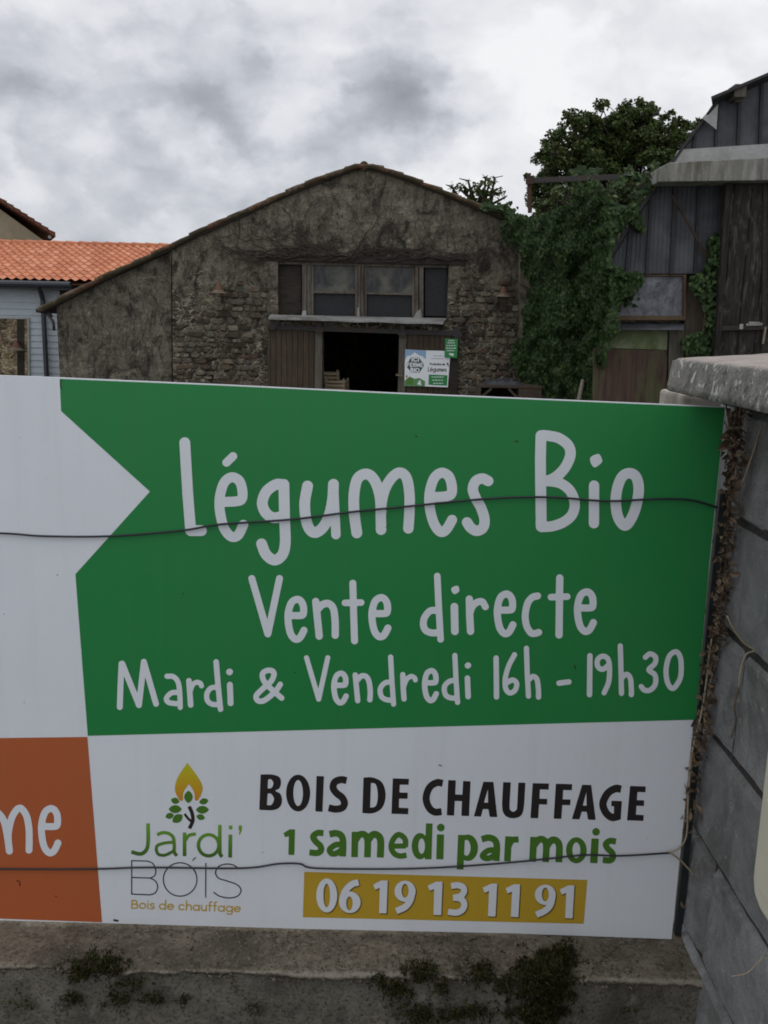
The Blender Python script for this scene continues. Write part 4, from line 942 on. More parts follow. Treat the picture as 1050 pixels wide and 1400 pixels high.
o_ = len(rf.v); rf.v += rf2.v; rf.f += [tuple(i + o_ for i in f) for f in rf2.f]; rf.uv += [(a, b + 60) for a, b in rf2.uv]
roof = obj('roof', rf, M['tile_old'], barn, fix=False)
vt = MB(); vu = []
for (xa, xb_) in ((rp[0][0], xrid), (rp[-1][0], xrid)):
    n_ = round(abs(xb_ - xa) / .37)
    for k in range(n_):
        a_, b_ = xa + (xb_ - xa) * k / n_, xa + (xb_ - xa) * (k + 1.12) / n_
        j = random.uniform(-.012, .018); o_ = len(vt.v)
        vt.tube([(a_, BY - .10, roofz(a_) + .04 + j), ((a_ + b_) / 2, BY - .10, roofz((a_ + b_) / 2) + .045 + j), (b_, BY - .10, roofz(b_) + .03 + j)], [.050, .045, .04], 8)
        vu += [(k + .5, .5 + 100 * (xa > 0))] * (len(vt.v) - o_)
vt.tube([(xrid, BY - .10, roofz(xrid) + .02), (xrid, BY + 9, roofz(xrid) + .02)], .085, 10); vu += [(77.5, .5)] * 20
vt.uv = vu; obj('verge_tiles', vt, M['tile_old'], roof)
sf = MB()
for a_, b_ in zip(rp[:-1], rp[1:]):
    sf.slab([(a_[0], BY - .10, a_[1] - .025), (b_[0], BY - .10, b_[1] - .025), (b_[0], BY - .10, b_[1] + .03), (a_[0], BY - .10, a_[1] + .03)], (0, 9.2, 0))
obj('roof_bed', sf, M['darkwood'], roof)
# timber lintel over the window band
lt = MB().bar(P(356, 352, BY + .01), P(636, 358, BY + .01), .13, .10)
obj('lintel', lt, M['darkwood'], barn, bevel=.01)
M['creeper'] = grainy('dead_creeper', (.030, .025, .020), (.062, .052, .041), 30, .9, .002)
cr = MB()
def creep(x, y, dx, dy, n_, rad):
    q = [P(x, y, BY - .06)]
    for k in range(n_):
        an = noise.noise((x * .05, y * .05, k * .35)) * 1.5
        x += dx * math.cos(an) - dy * math.sin(an); y += dx * math.sin(an) + dy * math.cos(an)
        w_ = P(x, y, BY - .055 - random.uniform(0, .03))
        if w_.z > roofz(w_.x) - .12: break
        if wx0 - .05 < w_.x < wx1 + .05 and wz0 < w_.z < wz1: break
        q.append(w_)
        if random.random() < .12 and rad > .008 and k > 2: creep(x, y, dx * .7 - dy * random.choice((-.6, .6)), dy * .7 + dx * random.choice((-.6, .6)), n_ // 2, rad * .6)
    if len(q) > 2: cr.tube(q, [rad * (1 - .6 * k / len(q)) for k in range(len(q))], 5)
for _ in range(46): creep(random.uniform(345, 600), random.uniform(339, 358), random.choice((-1, 1)) * random.uniform(3, 6), random.uniform(-.5, .4), random.randrange(10, 26), random.uniform(.007, .016))
for _ in range(34): creep(random.uniform(350, 640), random.uniform(336, 350), random.uniform(-2, 2), -random.uniform(2.5, 5), random.randrange(10, 24), random.uniform(.004, .010))
for _ in range(26): creep(random.uniform(236, 372), random.uniform(340, 520), random.uniform(-2, 2), -random.uniform(2.5, 5), random.randrange(10, 26), random.uniform(.004, .009))
for _ in range(16): creep(random.uniform(95, 232), random.uniform(440, 520), random.uniform(-1.5, 2), -random.uniform(2, 4), random.randrange(8, 18), random.uniform(.005, .010))
for _ in range(14): creep(random.uniform(625, 700), random.uniform(345, 500), random.uniform(-2, 2), -random.uniform(2.5, 4), random.randrange(8, 18), random.uniform(.005, .011))
tag(obj('dead_creeper', cr, M['creeper'], smooth=True), 'leafless dark creeper stems spread over the stone gable above the window band', 'creeper')
quad_ = MB().bar(P(234.5, 340, BY - .01), P(236, 540, BY - .01), .014, .04)
obj('wall_joint', quad_, M['black'], barn)
t = mat('dusty_glass_painted_sheen'); a = t.noise(t.co, 1.7, 4, .6, .6); b = t.noise(t.scale(t.co, (1, 1, .3)), 16, 5, .65)
c = t.mix(t.ramp(a, [(.42, 0.), (.72, 1.)]), (.022, .024, .026), (.16, .15, .115)); c = t.mix(t.ramp(b, [(.45, 0.), (.8, .5)]), c, (.14, .14, .13))  # dust tones, raised so a warm reflection is painted into the pane colour
M['glass'] = fin(t, c, t.math('ADD', t.math('MULTIPLY', a, .4), .12), None, spec=.35)
t = mat('dark_pane'); b = t.noise(t.co, 14, 5, .65)
M['pane_dark'] = fin(t, t.mix(b, (.010, .011, .013), (.035, .036, .040)), .55, None, spec=.25)
def quad_box(mb, px, Y, dep):                                # a pixel-measured outline standing at distance Y, dep thick
    return mb.slab([P(a, b, Y) for a, b in px], (0, dep, 0))
rect = lambda x0, y0, x1, y1, s=.023: [(x0, y0 + s * (x0 - 496)), (x1, y0 + s * (x1 - 496)), (x1, y1 + s * (x1 - 496)), (x0, y1 + s * (x0 - 496))]
for nm, q, mm in (('side_board', rect(381, 364, 412, 432), 'darkwood'), ('side_pane', rect(581, 361, 611, 430), 'pane_dark')):
    obj(nm, quad_box(MB(), q, BY + .12, .03), M[mm], barn)
for x0, x1 in ((425.5, 489), (498, 567)):
    wn = obj('window', quad_box(quad_box(quad_box(MB(), rect(x0, 364, x0 + 3, 432), BY + .05, .05), rect(x1 - 3.5, 364, x1, 432), BY + .05, .05), rect(x0 + 3, 399.5, x1 - 3.5, 402), BY + .055, .05), M['frame'], barn)
    obj('upper_pane', quad_box(MB(), rect(x0 + 2, 364, x1 - 2, 401), BY + .09, .012), M['glass'], wn)
    obj('lower_pane', quad_box(MB(), rect(x0 + 2, 400, x1 - 2, 433), BY + .12, .012), M['pane_dark'], wn)
for x0, x1 in ((413, 419), (419.6, 425), (489.5, 493), (493.6, 497.5), (567.5, 572), (573, 579)):
    obj('window_post', quad_box(MB(), rect(x0, 362, x1, 433), BY + .02 + random.uniform(0, .03), .07), M['frame'], barn, bevel=.005)
obj('window_head', quad_box(MB(), rect(381, 360, 612, 363.5), BY + .03, .07), M['frame'], barn)
# sheet-metal canopy above the doors
zc = lambda px, py, Y: P(px, py, Y)
cn = MB(); a1, a2_, a3, a4 = P(370, 430, BY - .03), P(611, 435, BY - .03), P(606, 441, BY - .42), P(367, 434, BY - .42)
nseg = 24; tp = []
for i in range(nseg + 1):
    u = i / nseg; p, q = a1.lerp(a2_, u), a4.lerp(a3, u); q = q + Vector((0, 0, .012 * noise.noise((u * 7, 1, 2)))); tp += [p, q, q + Vector((0, .004, -.035)), p + Vector((0, 0, -.02))]
cn.add(tp, [(i * 4 + j, i * 4 + (j + 1) % 4, i * 4 + 4 + (j + 1) % 4, i * 4 + 4 + j) for i in range(nseg) for j in range(4)] + [(0, 1, 2, 3), (nseg * 4, nseg * 4 + 3, nseg * 4 + 2, nseg * 4 + 1)])
can = obj('canopy', cn, M['zinc'], barn)
for q in ([(414, 425), (418.5, 424.5), (419, 432), (412, 432)], [(571, 424), (575.5, 423), (577, 435), (565, 435)], [(488.5, 420), (491, 420), (491.5, 433), (488, 433)]):
    obj('flashing', quad_box(MB(), q, BY - .02, .02), M['zinc'], can)
rl = MB().bar(P(366, 447, BY - .16), P(632, 456.5, BY - .16), .085, .05)
rail = obj('door_rail', rl, M['iron'], barn)
for px, py in ((373, 440), (436, 446), (550, 450), (625, 452)):
    obj('hanger', MB().bar(P(px, py - 6, BY - .2), P(px, py + 11, BY - .2), .10, .03).bar(P(px, py + 3, BY - .215), P(px, py + 8, BY - .215), .17, .02), M['iron'], rail)
for (x0, x1, y0) in ((366, 441, 449), (546, 628, 455)):
    q = [P(x0, y0, BY - .13), P(x1, y0 + .03 * (x1 - x0), BY - .13)]
    dr = obj('sliding_door', MB().box((q[0].x, BY - .15, YG + .05), (q[1].x, BY - .10, q[0].z)), M['door'], barn, bevel=.006)
    obj('door_stile', MB().box((q[1].x - .14 if x0 < 400 else q[0].x, BY - .175, YG + .05), (q[1].x if x0 < 400 else q[0].x + .14, BY - .152, q[0].z - .03)), M['post_grey'], dr, bevel=.004)
    if x0 > 400:
        obj('door_stile', MB().box((q[1].x - .13, BY - .172, YG + .05), (q[1].x, BY - .152, q[0].z - .12)), M['darkwood'], dr, bevel=.004)
        obj('latch', MB().bar(P(541, 512, BY - .19), P(553, 515, BY - .19), .03, .03).bar(P(549, 505, BY - .19), P(549, 518, BY - .19), .02, .02), M['lamp_grey'], dr)

# ------------------------------------------------------------------ posters on the right-hand sliding door
PY = BY - .20
def pq(layer): return lambda x, y: P(x, y, PY - .002 * layer)
K = .133333
pt = lambda q: [(520 + x * K, 440 + y * K) for x, y in q]
def board(name, q, label, cat, mm, Y=PY):
    mb = quad_box(MB(), pt(q), Y, .012); ctr = P(*pt(q)[-1], Y)
    root = thing(name, label, cat, ctr); obj('board', mb, M[mm], root); return root
def flat(name, q, root, layer, mm): return obj(name, MB().add([pq(layer)(a, b) for a, b in pt(q)], [tuple(range(len(q)))]), M[mm], root)
po = board('poster', [(255, 283), (470, 293), (720, 300), (692, 672), (455, 662), (246, 658)], 'white poster with a dark roundel, hung on the right sliding door of the barn', 'poster', 'p_white')
flat('sky_print', [(255, 284), (470, 294), (465, 385), (430, 350), (400, 345), (352, 312), (310, 345), (275, 350), (251, 395)], po, 1, 'p_blue')
flat('meadow_print', [(249, 600), (300, 560), (350, 585), (400, 575), (459, 610), (456, 661), (247, 657)], po, 1, 'p_field')
flat('farmhouse_print', [(270, 592), (300, 572), (333, 575), (337, 640), (264, 642)], po, 2, 'p_leaf')
flat('milk_can_print', [(400, 600), (412, 600), (420, 652), (375, 640)], po, 2, 'p_white')
flat('dot_print', [(262, 548), (278, 548), (278, 572), (262, 572)], po, 2, 'p_orange')
flat('roundel', [(310, 372), (400, 374), (440, 430), (445, 455), (400, 522), (320, 517), (276, 470), (270, 440)], po, 1, 'p_teal')
a = Ink(550, 480, 586, 516, .2).at(520, 440, K)
write(a, 'ICI', 322, 404, 392, 406, 24, 12, .5); write(a, 'FERME', 276, 458, 434, 461, 24, 10, .4); write(a, 'BIO', 312, 512, 396, 514, 25, 11, .4)
obj('lettering_shadow', a.mesh(pq(2), .4), M['p_black'], po); obj('lettering', a.mesh(pq(3)), M['p_white'], po)
a = Ink(580, 482, 618, 512, .2).at(520, 440, K)
write(a, 'Production de', 508, 442, 662, 446, 14, 4.5); write(a, 'Légumes', 490, 506, 676, 509, 26, 6.5)
for x0, x1, y in ((545, 640, 350), (525, 650, 378)):
    x = x0
    while x < x1: w_ = random.uniform(8, 20); a.L(5, (x, y), (min(x + w_, x1), y)); x += w_ + 9
a.ring(690, 430, 11, 10).leaf(696, 448, 24, 10, 50)
obj('small_lettering', a.mesh(pq(1)), M['p_black'], po)
flat('green_box', [(497, 540), (688, 548), (684, 655), (494, 645)], po, 1, 'p_green')
def dashes(lines, bbox, root, layer):
    a = Ink(*bbox, .2).at(520, 440, K)
    for x0, x1, y in lines:
        x = x0
        while x < x1: w_ = random.uniform(8, 24); a.L(8, (x, y), (min(x + w_, x1), y + .03 * w_)); x += w_ + 12
    return a
a = dashes(((528, 645, 566), (535, 640, 598), (545, 640, 630)), (585, 510, 612, 528), po, 2); obj('box_lettering', a.mesh(pq(2)), M['p_white'], po)
PY2 = PY; PY = BY - .235
no = board('notice', [(665, 170), (797, 177), (786, 372), (659, 364)], 'small bright green notice with white writing at the top corner of the barn door', 'notice', 'p_green', PY)
a = dashes(((700, 756, 192), (692, 760, 215), (680, 776, 243), (676, 772, 270), (686, 756, 295)), (606, 460, 628, 490), no, 1); a.ring(738, 336, 16, 13).ring(715, 330, 11, 9)
obj('lettering', a.mesh(pq(1)), M['p_white'], no)

# ------------------------------------------------------------------ lamps, crates, box with sacking
def lamp(px, py, Y, label):
    b = P(px, py, Y); root = thing('wall_lamp', label, 'lamp', b, 'rusty wall lamps')
    s_ = Y / 18
    obj('shade', MB().lathe(b, [(.155 * s_, -.012), (.15 * s_, 0), (.10 * s_, .03), (.08 * s_, .05)], 20), M['lamp_grey'], root, smooth=True)
    obj('cap', MB().lathe(b + Vector((0, 0, .05)), [(.085 * s_, -.005), (.07 * s_, .04), (.045 * s_, .10), (.02 * s_, .125), (0, .13)], 14), M['lamp_orange'], root, smooth=True)
    obj('bracket', MB().tube([b + Vector((0, 0, .12)), b + Vector((0, .1, .17)), b + Vector((0, .28, .12))], .014, 6), M['iron'], root)
lamp(299, 400, BY - .22, 'rusty lamp with a flat shade left of the barn window band')
lamp(688, 405, BY - .22, 'rusty lamp with a flat shade beside the ivy right of the window band')
def crate(c_, w_, d_, h_, rz, label):
    mb = MB()
    for sx in (-1, 1):
        for sy in (-1, 1): mb.box((sx * w_ / 2 - .018, sy * d_ / 2 - .018, 0), (sx * w_ / 2 + .018, sy * d_ / 2 + .018, h_ + .03))
    for k in range(3):
        z0 = .015 + k * h_ / 3
        for sy in (-1, 1): mb.box((-w_ / 2 - .02, sy * (d_ / 2 + .024) - .006, z0), (w_ / 2 + .02, sy * (d_ / 2 + .024) + .006, z0 + h_ / 3 - .03))
        for sx in (-1, 1): mb.box((sx * (w_ / 2 + .024) - .006, -d_ / 2, z0), (sx * (w_ / 2 + .024) + .006, d_ / 2, z0 + h_ / 3 - .03))
    mb.box((-w_ / 2, -d_ / 2, 0), (w_ / 2, d_ / 2, .012))
    ca, sa = math.cos(rz), math.sin(rz)
    mb.v = [(c_[0] + x * ca - y * sa, c_[1] + x * sa + y * ca, c_[2] + z) for x, y, z in mb.v]
    return tag(obj('wooden_crate', mb, M['crate']), label, 'crate', 'wooden crates inside the barn doorway')
CY = BY + .75
zA, zB, zS = P(450, 524, CY).z, P(461, 534, BY + .45).z, P(450, 552, CY).z
xA, xB = P(450, 520, CY).x, P(461, 525, BY + .45).x
crate((xA, CY, zA), .34, .34, .24, .10, 'pale slatted crate topmost of the stack inside the barn doorway')
crate((xA, CY + .02, zS), .40, .36, zA - zS - .035, -.06, 'tall pale slatted crate directly under the topmost crate in the barn doorway')
crate((xB, BY + .45, zB), .36, .30, .22, -.22, 'pale slatted crate lower and nearer the middle of the barn doorway')
crate((xB, BY + .45, zS), .38, .30, zB - zS - .035, -.1, 'lowest pale slatted crate at the front of the stack in the barn doorway')
tag(obj('pallet_stack', MB().box((xA - .35, BY + .25, YG + .03), (xB + .35, BY + 1.2, zS - .004)), M['boxwood'], bevel=.01), 'dark wooden stand carrying the pale crates in the barn doorway', 'stand')
BX = 16.6
bx0, bx1 = P(654, 535, BX), P(741, 535, BX); bt = P(698, 527, BX).z
box = thing('wooden_box', 'low brown wooden box with an open front beside the barn wall under the ivy', 'box', ((bx0.x + bx1.x) / 2, BX + .3, YG))
mb = MB().box((bx0.x, BX, bt - .05), (bx1.x, BX + .6, bt)); mb.box((bx0.x, BX + .01, YG), (bx0.x + .05, BX + .6, bt - .051)); mb.box((bx1.x - .42, BX + .01, YG), (bx1.x, BX + .6, bt - .051))
obj('frame', mb, M['boxwood'], box, bevel=.006)
obj('brace', MB().bar((bx0.x + .06, BX + .02, bt - .22), (bx0.x + .24, BX + .02, bt - .06), .04, .03).bar((bx1.x - .44, BX + .02, bt - .22), (bx1.x - .6, BX + .02, bt - .06), .04, .03), M['boxwood'], box)
obj('back_board', MB().box((bx0.x + .05, BX + .55, YG), (bx1.x - .42, BX + .58, bt - .06)), M['black'], box)
mb = MB(); bc = P(688, 524, BX + .25); gx_ = 15
for i in range(gx_):
    for j in range(9):
        u, v_ = i / (gx_ - 1) * 2 - 1, j / 8 * 2 - 1
        hh = .13 * max(0, 1 - u * u) ** .6 * max(0, 1 - v_ * v_) ** .5 * (.75 + .5 * noise.noise((u * 3, v_ * 3, 4)))
        mb.v.append((bc.x + u * .37, BX + .27 + v_ * .22, bt + .004 + hh))
mb.f = [(i * 9 + j, i * 9 + j + 1, (i + 1) * 9 + j + 1, (i + 1) * 9 + j) for i in range(gx_ - 1) for j in range(8)]
tag(obj('sack', mb, M['bag']), 'crumpled dark plastic sack lying on the brown wooden box', 'sack')

# ------------------------------------------------------------------ clapboard house with terracotta roof, and the house beyond
HY = 20.0
hx0, hx1 = -14.0, X(84, 450, HY)
hs = thing('clapboard_house', 'low house with pale blue clapboards and a new terracotta tile roof', 'house', ((hx0 + hx1) / 2, HY, YG))
t = mat('blue_clapboard'); f = t.noise(t.scale(t.co, (.6, 1, 6)), 9, 6, .65); f2 = t.noise(t.co, 1.3, 4, .6)
M['clap'] = fin(t, t.mix(t.ramp(f, [(.3, 0.), (.7, 1.)]), t.mix(f2, (.30, .35, .40), (.38, .43, .47)), (.46, .51, .55)), .65, f, .002, 1, .25)
ze = Z(40, 387, HY); mb = MB(); z = ze; bh = .135
while z > YG:
    mb.add([(hx0, HY, z), (hx1, HY, z), (hx1, HY - .02, z - bh), (hx0, HY - .02, z - bh), (hx0, HY, z - bh), (hx1, HY, z - bh)], [(0, 1, 2, 3), (3, 2, 5, 4)]); z -= bh
mb.box((hx1 - .03, HY, YG), (hx1, HY + 5, ze)); mb.box((hx0, HY, YG), (hx0 + .03, HY + 5, ze))
obj('wall', mb, M['clap'], hs, fix=False)
rz = Z(120, 336, HY + 3.6); hx2 = X(262, 330, HY + 2)
zf = lambda y: ze + .02 + (y - HY + .35) / 3.95 * (rz - ze - .02)
ts = tile_sheet(lambda y: zf(y), HY - .35, HY + 3.6, hx0, hx2, .30, .19, .022, .034)
ts.v = [(b, a, c_) for a, b, c_ in ts.v]
hr = obj('roof', ts, M['tile_new'], hs, fix=False)
rd = MB(); ru = []; x = hx0
while x < hx2:
    o_ = len(rd.v); rd.tube([(x, HY + 3.6, rz + .02), (x + .36, HY + 3.6, rz + .01)], [.095, .08], 10); ru += [(x, .5)] * (len(rd.v) - o_); x += .33
rd.uv = ru; obj('ridge_tiles', rd, M['tile_new'], hr, smooth=True)
sb = MB().add([(hx0, HY - .33, zf(HY - .33) - .05), (hx2, HY - .33, zf(HY - .33) - .05), (hx2, HY + 3.6, rz - .05), (hx0, HY + 3.6, rz - .05)], [(0, 1, 2, 3)])
sb.add([(hx0, HY + 3.62, rz), (hx2, HY + 3.62, rz), (hx2, HY + 7.4, ze), (hx0, HY + 7.4, ze)], [(0, 1, 2, 3)])
obj('rear_slope', sb, M['tile_dark'], hr, fix=False)
gt = MB().tube([(hx0, HY - .40, ze - .03), (X(105, 389, HY), HY - .40, ze - .03)], .065, 10).box((hx0, HY - .33, ze - .14), (X(105, 389, HY), HY - .05, ze - .05))
obj('gutter', gt, M['pipe'], hs)
dp = P(59, 420, HY - .12)
obj('downpipe', MB().tube([(dp.x, HY - .38, ze - .06), (dp.x, HY - .2, ze - .2), (dp.x, HY - .12, ze - .35), (dp.x, HY - .12, YG)], .052, 10).box((dp.x - .08, HY - .19, P(59, 424, HY).z), (dp.x + .08, HY, P(59, 419, HY).z)), M['pipe'], hs)
obj('pipe_elbow', MB().tube([P(50, 424, BY + .1), P(58, 425, BY + .1), P(66, 428, BY + .1), P(70, 434, BY + .1)], .045, 8).tube([P(66, 431, BY - .05), P(73, 440, BY - .05), P(74, 452, BY - .05)], .03, 8), M['iron'], barn, smooth=True)
mb = quad_box(MB(), [(-160, 432), (37, 436), (37.5, 560), (-160, 560)], HY - .045, .03); obj('stone_panel', mb, M['stone_pale'], hs)
mb = quad_box(quad_box(MB(), [(-160, 429), (39.5, 434), (39.5, 436.4), (-160, 432.3)], HY - .06, .05), [(37.2, 436.5), (40, 436.5), (41, 560), (38, 560)], HY - .06, .05); obj('panel_trim', mb, M['white_band'], hs)
obj('panel_post', quad_box(MB(), [(23, 436), (33, 436.5), (34, 560), (24, 560)], HY - .055, .009), M['darkwood'], hs)
lamp(22, 478, HY - .26, 'rusty lamp with a flat shade at the far left, on the pale blue clapboard house')

FY = 32.0
fh = thing('far_house', 'beige rendered house gable with a red brown verge behind the terracotta roof', 'house', (P(-120, 300, FY).x, FY, YG))
M['beige'] = grainy('beige_render', (.26, .215, .145), (.33, .28, .20), 6, .9, .004, c3=(.22, .18, .12))
g1, g2, g3 = P(66, 326, FY), P(-130, 188, FY), P(-330, 330, FY)
obj('wall', MB().slab([(x, FY, z) for x, z in ((g1.x - .15, YG), (g1.x - .15, g1.z - .08), (g2.x, g2.z - .1), (g3.x + .15, g3.z), (g3.x + .15, YG))], (-4.3, 9, 0)), M['beige'], fh)
rs = MB()
e1 = P(75, 322, FY - .3)
for p, q in ((g2, e1), (g2, g3)):
    n_ = 22
    for k in range(n_):
        a_, b_ = Vector(p).lerp(q, k / n_), Vector(p).lerp(q, (k + 1.1) / n_)
        rs.slab([(a_.x, FY - .3, a_.z - .04), (b_.x, FY - .3, b_.z - .03), (b_.x, FY - .3, b_.z + .12), (a_.x, FY - .3, a_.z + .07)], (-4.4, 9.5, 0))
rs.uv = [(i // 8 + .5, .5) for i in range(len(rs.v))]
obj('roof', rs, M['tile_dark'], fh)
obj('gutter_end', MB().tube([P(68, 324, FY - .25), P(68, 324, FY + 8)], .06, 8), M['white_band'], fh)

# ------------------------------------------------------------------ shed on the right
DY = 15.0
SP = lambda x, y, Y=DY: P(x, y, Y)
shed = thing('shed', 'dark shed with grey cladding, a pale concrete beam and a steep roof', 'shed', (SP(1050, 400).x, DY, YG))
t = mat('grey_cladding'); f = t.noise(t.scale(t.co, (14, 14, .8)), 2.4, 6, .6); f2 = t.noise(t.co, 1.1, 4, .6, .4); f3 = t.noise(t.co, 26, 5, .7)
c = t.mix(t.ramp(f, [(.3, 0.), (.7, 1.)]), (.028, .031, .036), (.056, .061, .071)); c = t.mix(t.ramp(f2, [(.45, 0.), (.7, .7)]), c, (.13, .14, .155)); c = t.mix(t.ramp(f3, [(.6, 0.), (.75, .5)]), c, (.03, .03, .03))
M['clad'] = fin(t, c, .6, f, .003, 1, .35)
clad = MB().prism([(p.x, p.z) for p in (SP(832, 374), SP(836, 352), SP(852, 318), SP(872, 290), SP(898, 252), SP(940, 196), SP(978, 139), SP(1050, 108), SP(1150, 64), SP(1250, 120), SP(1330, 260), SP(1400, 374))], DY, DY + .08)
cl = obj('cladding', clad, M['clad'], shed)
bt_ = MB()
for x, y0, y1 in ((949, 186, 203), (979.5, 142, 201), (1010, 128, 199), (1040, 114, 197), (1071, 102, 195), (1102, 88, 193), (1133, 76, 191), (1165, 76, 190)):
    bt_.bar(SP(x + 1.5, y0, DY - .015), SP(x - 1.2, y1, DY - .015), .045, .05, (0, 1, 0))
for x, y0 in ((888, 274), (921, 250), (954, 250), (988, 250), (860, 312)):
    bt_.bar(SP(x + 2, y0, DY - .015), SP(x - 4, 375, DY - .015), .05, .05, (0, 1, 0))
obj('batten', bt_, M['roof_sheet'], cl)
ln = MB()
for k in range(26):
    x = 840 + k * 6; ln.bar(SP(x + 4, max(252, 330 - 2 * (x - 838)), DY - .004), SP(x - 2, 374, DY - .004), .012, .01)
obj('cladding_ribs', ln, M['clad'], cl)
r1 = MB().slab([SP(972, 132, DY - .35), SP(1150, 57, DY - .35), SP(1150, 60.5, DY - .35), SP(973, 136, DY - .35)], (3.1, 8, 0))
r1.slab([SP(1151, 57, DY - .35), SP(1270, 115, DY - .35), SP(1270, 120, DY - .35), SP(1151, 61, DY - .35)], (3.1, 8, 0))
r1.slab([SP(980, 136, DY - .12), SP(932, 200, DY - .12), SP(905, 240, DY - .12), SP(868, 292, DY - .12), SP(830, 356, DY - .12), SP(833, 358, DY - .12), SP(871, 295, DY - .12), SP(908, 243, DY - .12), SP(935, 202.5, DY - .12), SP(983, 138, DY - .12)], (3.1, 8, 0))
r1.slab([SP(1255, 118, DY - .1), SP(1400, 374, DY - .1), SP(1395, 376, DY - .1), SP(1250, 122, DY - .1)], (3.1, 8, 0))
obj('roof', r1, M['roof_sheet'], shed)
obj('purlin_end', MB().box(SP(1004, 132, DY - .30), SP(1011, 122, DY)).box(SP(1005, 139, DY - .12), SP(1010, 132.5, DY)), M['post_grey'], shed)
obj('torn_flashing', quad_box(MB(), [(982, 142), (979.5, 177), (960, 161.5), (964, 157), (969, 157)], DY - .17, .01), M['white_band'], shed)
obj('white_board', quad_box(MB(), [(920, 222), (929, 204.5), (1050, 196.5), (1420, 174), (1420, 200), (1050, 219)], DY - .10, .09), M['white_band'], shed)
t = mat('stained_beam'); f = t.noise(t.scale(t.co, (5, 5, .6)), 2.2, 6, .7, .4); f2 = t.noise(t.co, 22, 6, .7); f3 = t.noise(t.scale(t.co, (2, 2, .5)), 1.7, 5, .6)
c = t.mix(t.ramp(f, [(.35, 0.), (.65, 1.)]), (.13, .125, .108), (.27, .265, .245)); c = t.mix(t.ramp(f3, [(.5, 0.), (.66, .8)]), c, (.10, .098, .07)); c = t.mix(t.ramp(f2, [(.58, 0.), (.7, .5)]), c, (.36, .36, .35))
M['beam'] = fin(t, c, .9, f2, .006, 1, .15)
BE = 14.4
bp = [(900.5, 248.5), (901.5, 229), (916, 222), (1050, 215.5), (1420, 197), (1420, 240), (1050, 246.5)]
obj('beam', quad_box(MB(), bp, BE, DY - BE - .11), M['beam'], shed, bevel=.012)
t = mat('black_boards'); sp = t.n('ShaderNodeSeparateXYZ', Vector=t.co)
M['oldboards'] = boards('blackened_boards', (.010, .0095, .009), (.044, .040, .036), .27, 0, .9)
t2 = NT(M['oldboards'].node_tree)
lim = t2.noise(t2.scale(t2.n('ShaderNodeTexCoord').outputs['Object'], (3, 3, .8)), 3.2, 6, .72, .6)
bs = M['oldboards'].node_tree.nodes['Principled BSDF']; src = bs.inputs['Base Color'].links[0].from_socket
t2.set(bs, 'Base Color', t2.mix(t2.ramp(lim, [(.53, 0.), (.68, .6)]), src, (.12, .113, .10)))
TY = 14.65
tw = obj('timber_front', quad_box(MB(), [(996, 251), (1420, 246), (1420, 580), (973, 580)], TY, .06), M['oldboards'], shed)
for k, (x0, x1) in enumerate(((1046, 1043), (1096, 1096), (1143, 1150))):
    obj('cover_strip', MB().bar(SP(x0, 252, TY - .01), SP(x1, 560, TY - .01), .06, .03), M['darkwood'], tw)
obj('corner_post', MB().bar(SP(995, 250, TY + .02), SP(974, 560, TY + .02), .09, .14), M['oldboards'], tw)
obj('mid_rail', MB().bar(SP(979, 449, TY - .02), SP(1420, 438, TY - .02), .07, .05), M['darkwood'], tw)
obj('hasp', MB().box(SP(1024, 445, TY - .06), SP(1037, 440, TY - .005)).bar(SP(1020, 444, TY - .03), SP(1042, 443, TY - .03), .04, .03).box(SP(1011, 450, TY - .05), SP(1015, 443, TY - .005)), M['zinc'], tw)
obj('pull_rod', MB().tube([SP(1047, 447, TY - .05), SP(1043, 470, TY - .05)], .018, 6), M['pale_stick'], tw)
# infill below the cladding: window, sill, door
obj('back_wall', MB().box((SP(832, 500).x, DY + .16, YG), (SP(1400, 500).x, DY + .24, SP(900, 372).z)), M['stone'], shed)
wq = lambda x0, y0, x1, y1, Y, d_, mb=None: quad_box(mb or MB(), [(x0, y0), (x1, y0), (x1, y1), (x0, y1)], Y, d_)
sw = obj('window', wq(934.5, 376, 938.5, 438, DY - .02, .12, wq(838, 431.5, 938.5, 438, DY - .01, .12, wq(838, 375.5, 938.5, 377.5, DY - .005, .1, wq(836, 376, 842, 438, DY - .02, .1)))), M['framewood'], shed, bevel=.008)
t = mat('crinkled_plastic'); f = t.noise(t.co, 2.3, 6, .62, 1.2); f2 = t.noise(t.scale(t.co, (1, 1, .5)), 6, 4, .6, .8)
c = t.mix(t.ramp(f, [(.35, 0.), (.65, 1.)]), (.085, .092, .11), (.19, .20, .225)); c = t.mix(t.ramp(f2, [(.55, 0.), (.72, .6)]), c, (.06, .065, .078))
M['plastic'] = fin(t, c, .35, t.math('ADD', f, f2), .05, 1, .4)
obj('plastic_sheet', wq(838, 378, 936, 434, DY + .05, .01), M['plastic'], sw)
sill = obj('sill', MB().slab([SP(836, 441.5, DY + .1), SP(936, 441.5, DY + .1), SP(935, 449, DY - .16), SP(834, 449, DY - .16)], (0, 0, -.025)), M['clad'], shed)
t = mat('green_peeling'); f = t.noise(t.scale(t.co, (1, 1, .5)), 5, 6, .65, .5); f2 = t.noise(t.co, 2.0, 4, .6)
c = t.mix(t.ramp(f, [(.35, 0.), (.65, 1.)]), (.07, .095, .042), (.125, .155, .075)); c = t.mix(t.ramp(f2, [(.5, 0.), (.66, .8)]), c, (.20, .21, .155))
M['greenpeel'] = fin(t, c, .8, f, .003, 1, .2)
t = mat('red_brown_door'); f = t.noise(t.scale(t.co, (9, 9, .7)), 2.4, 7, .66, .4); f2 = t.noise(t.scale(t.co, (2, 2, .6)), 1.6, 4, .6)
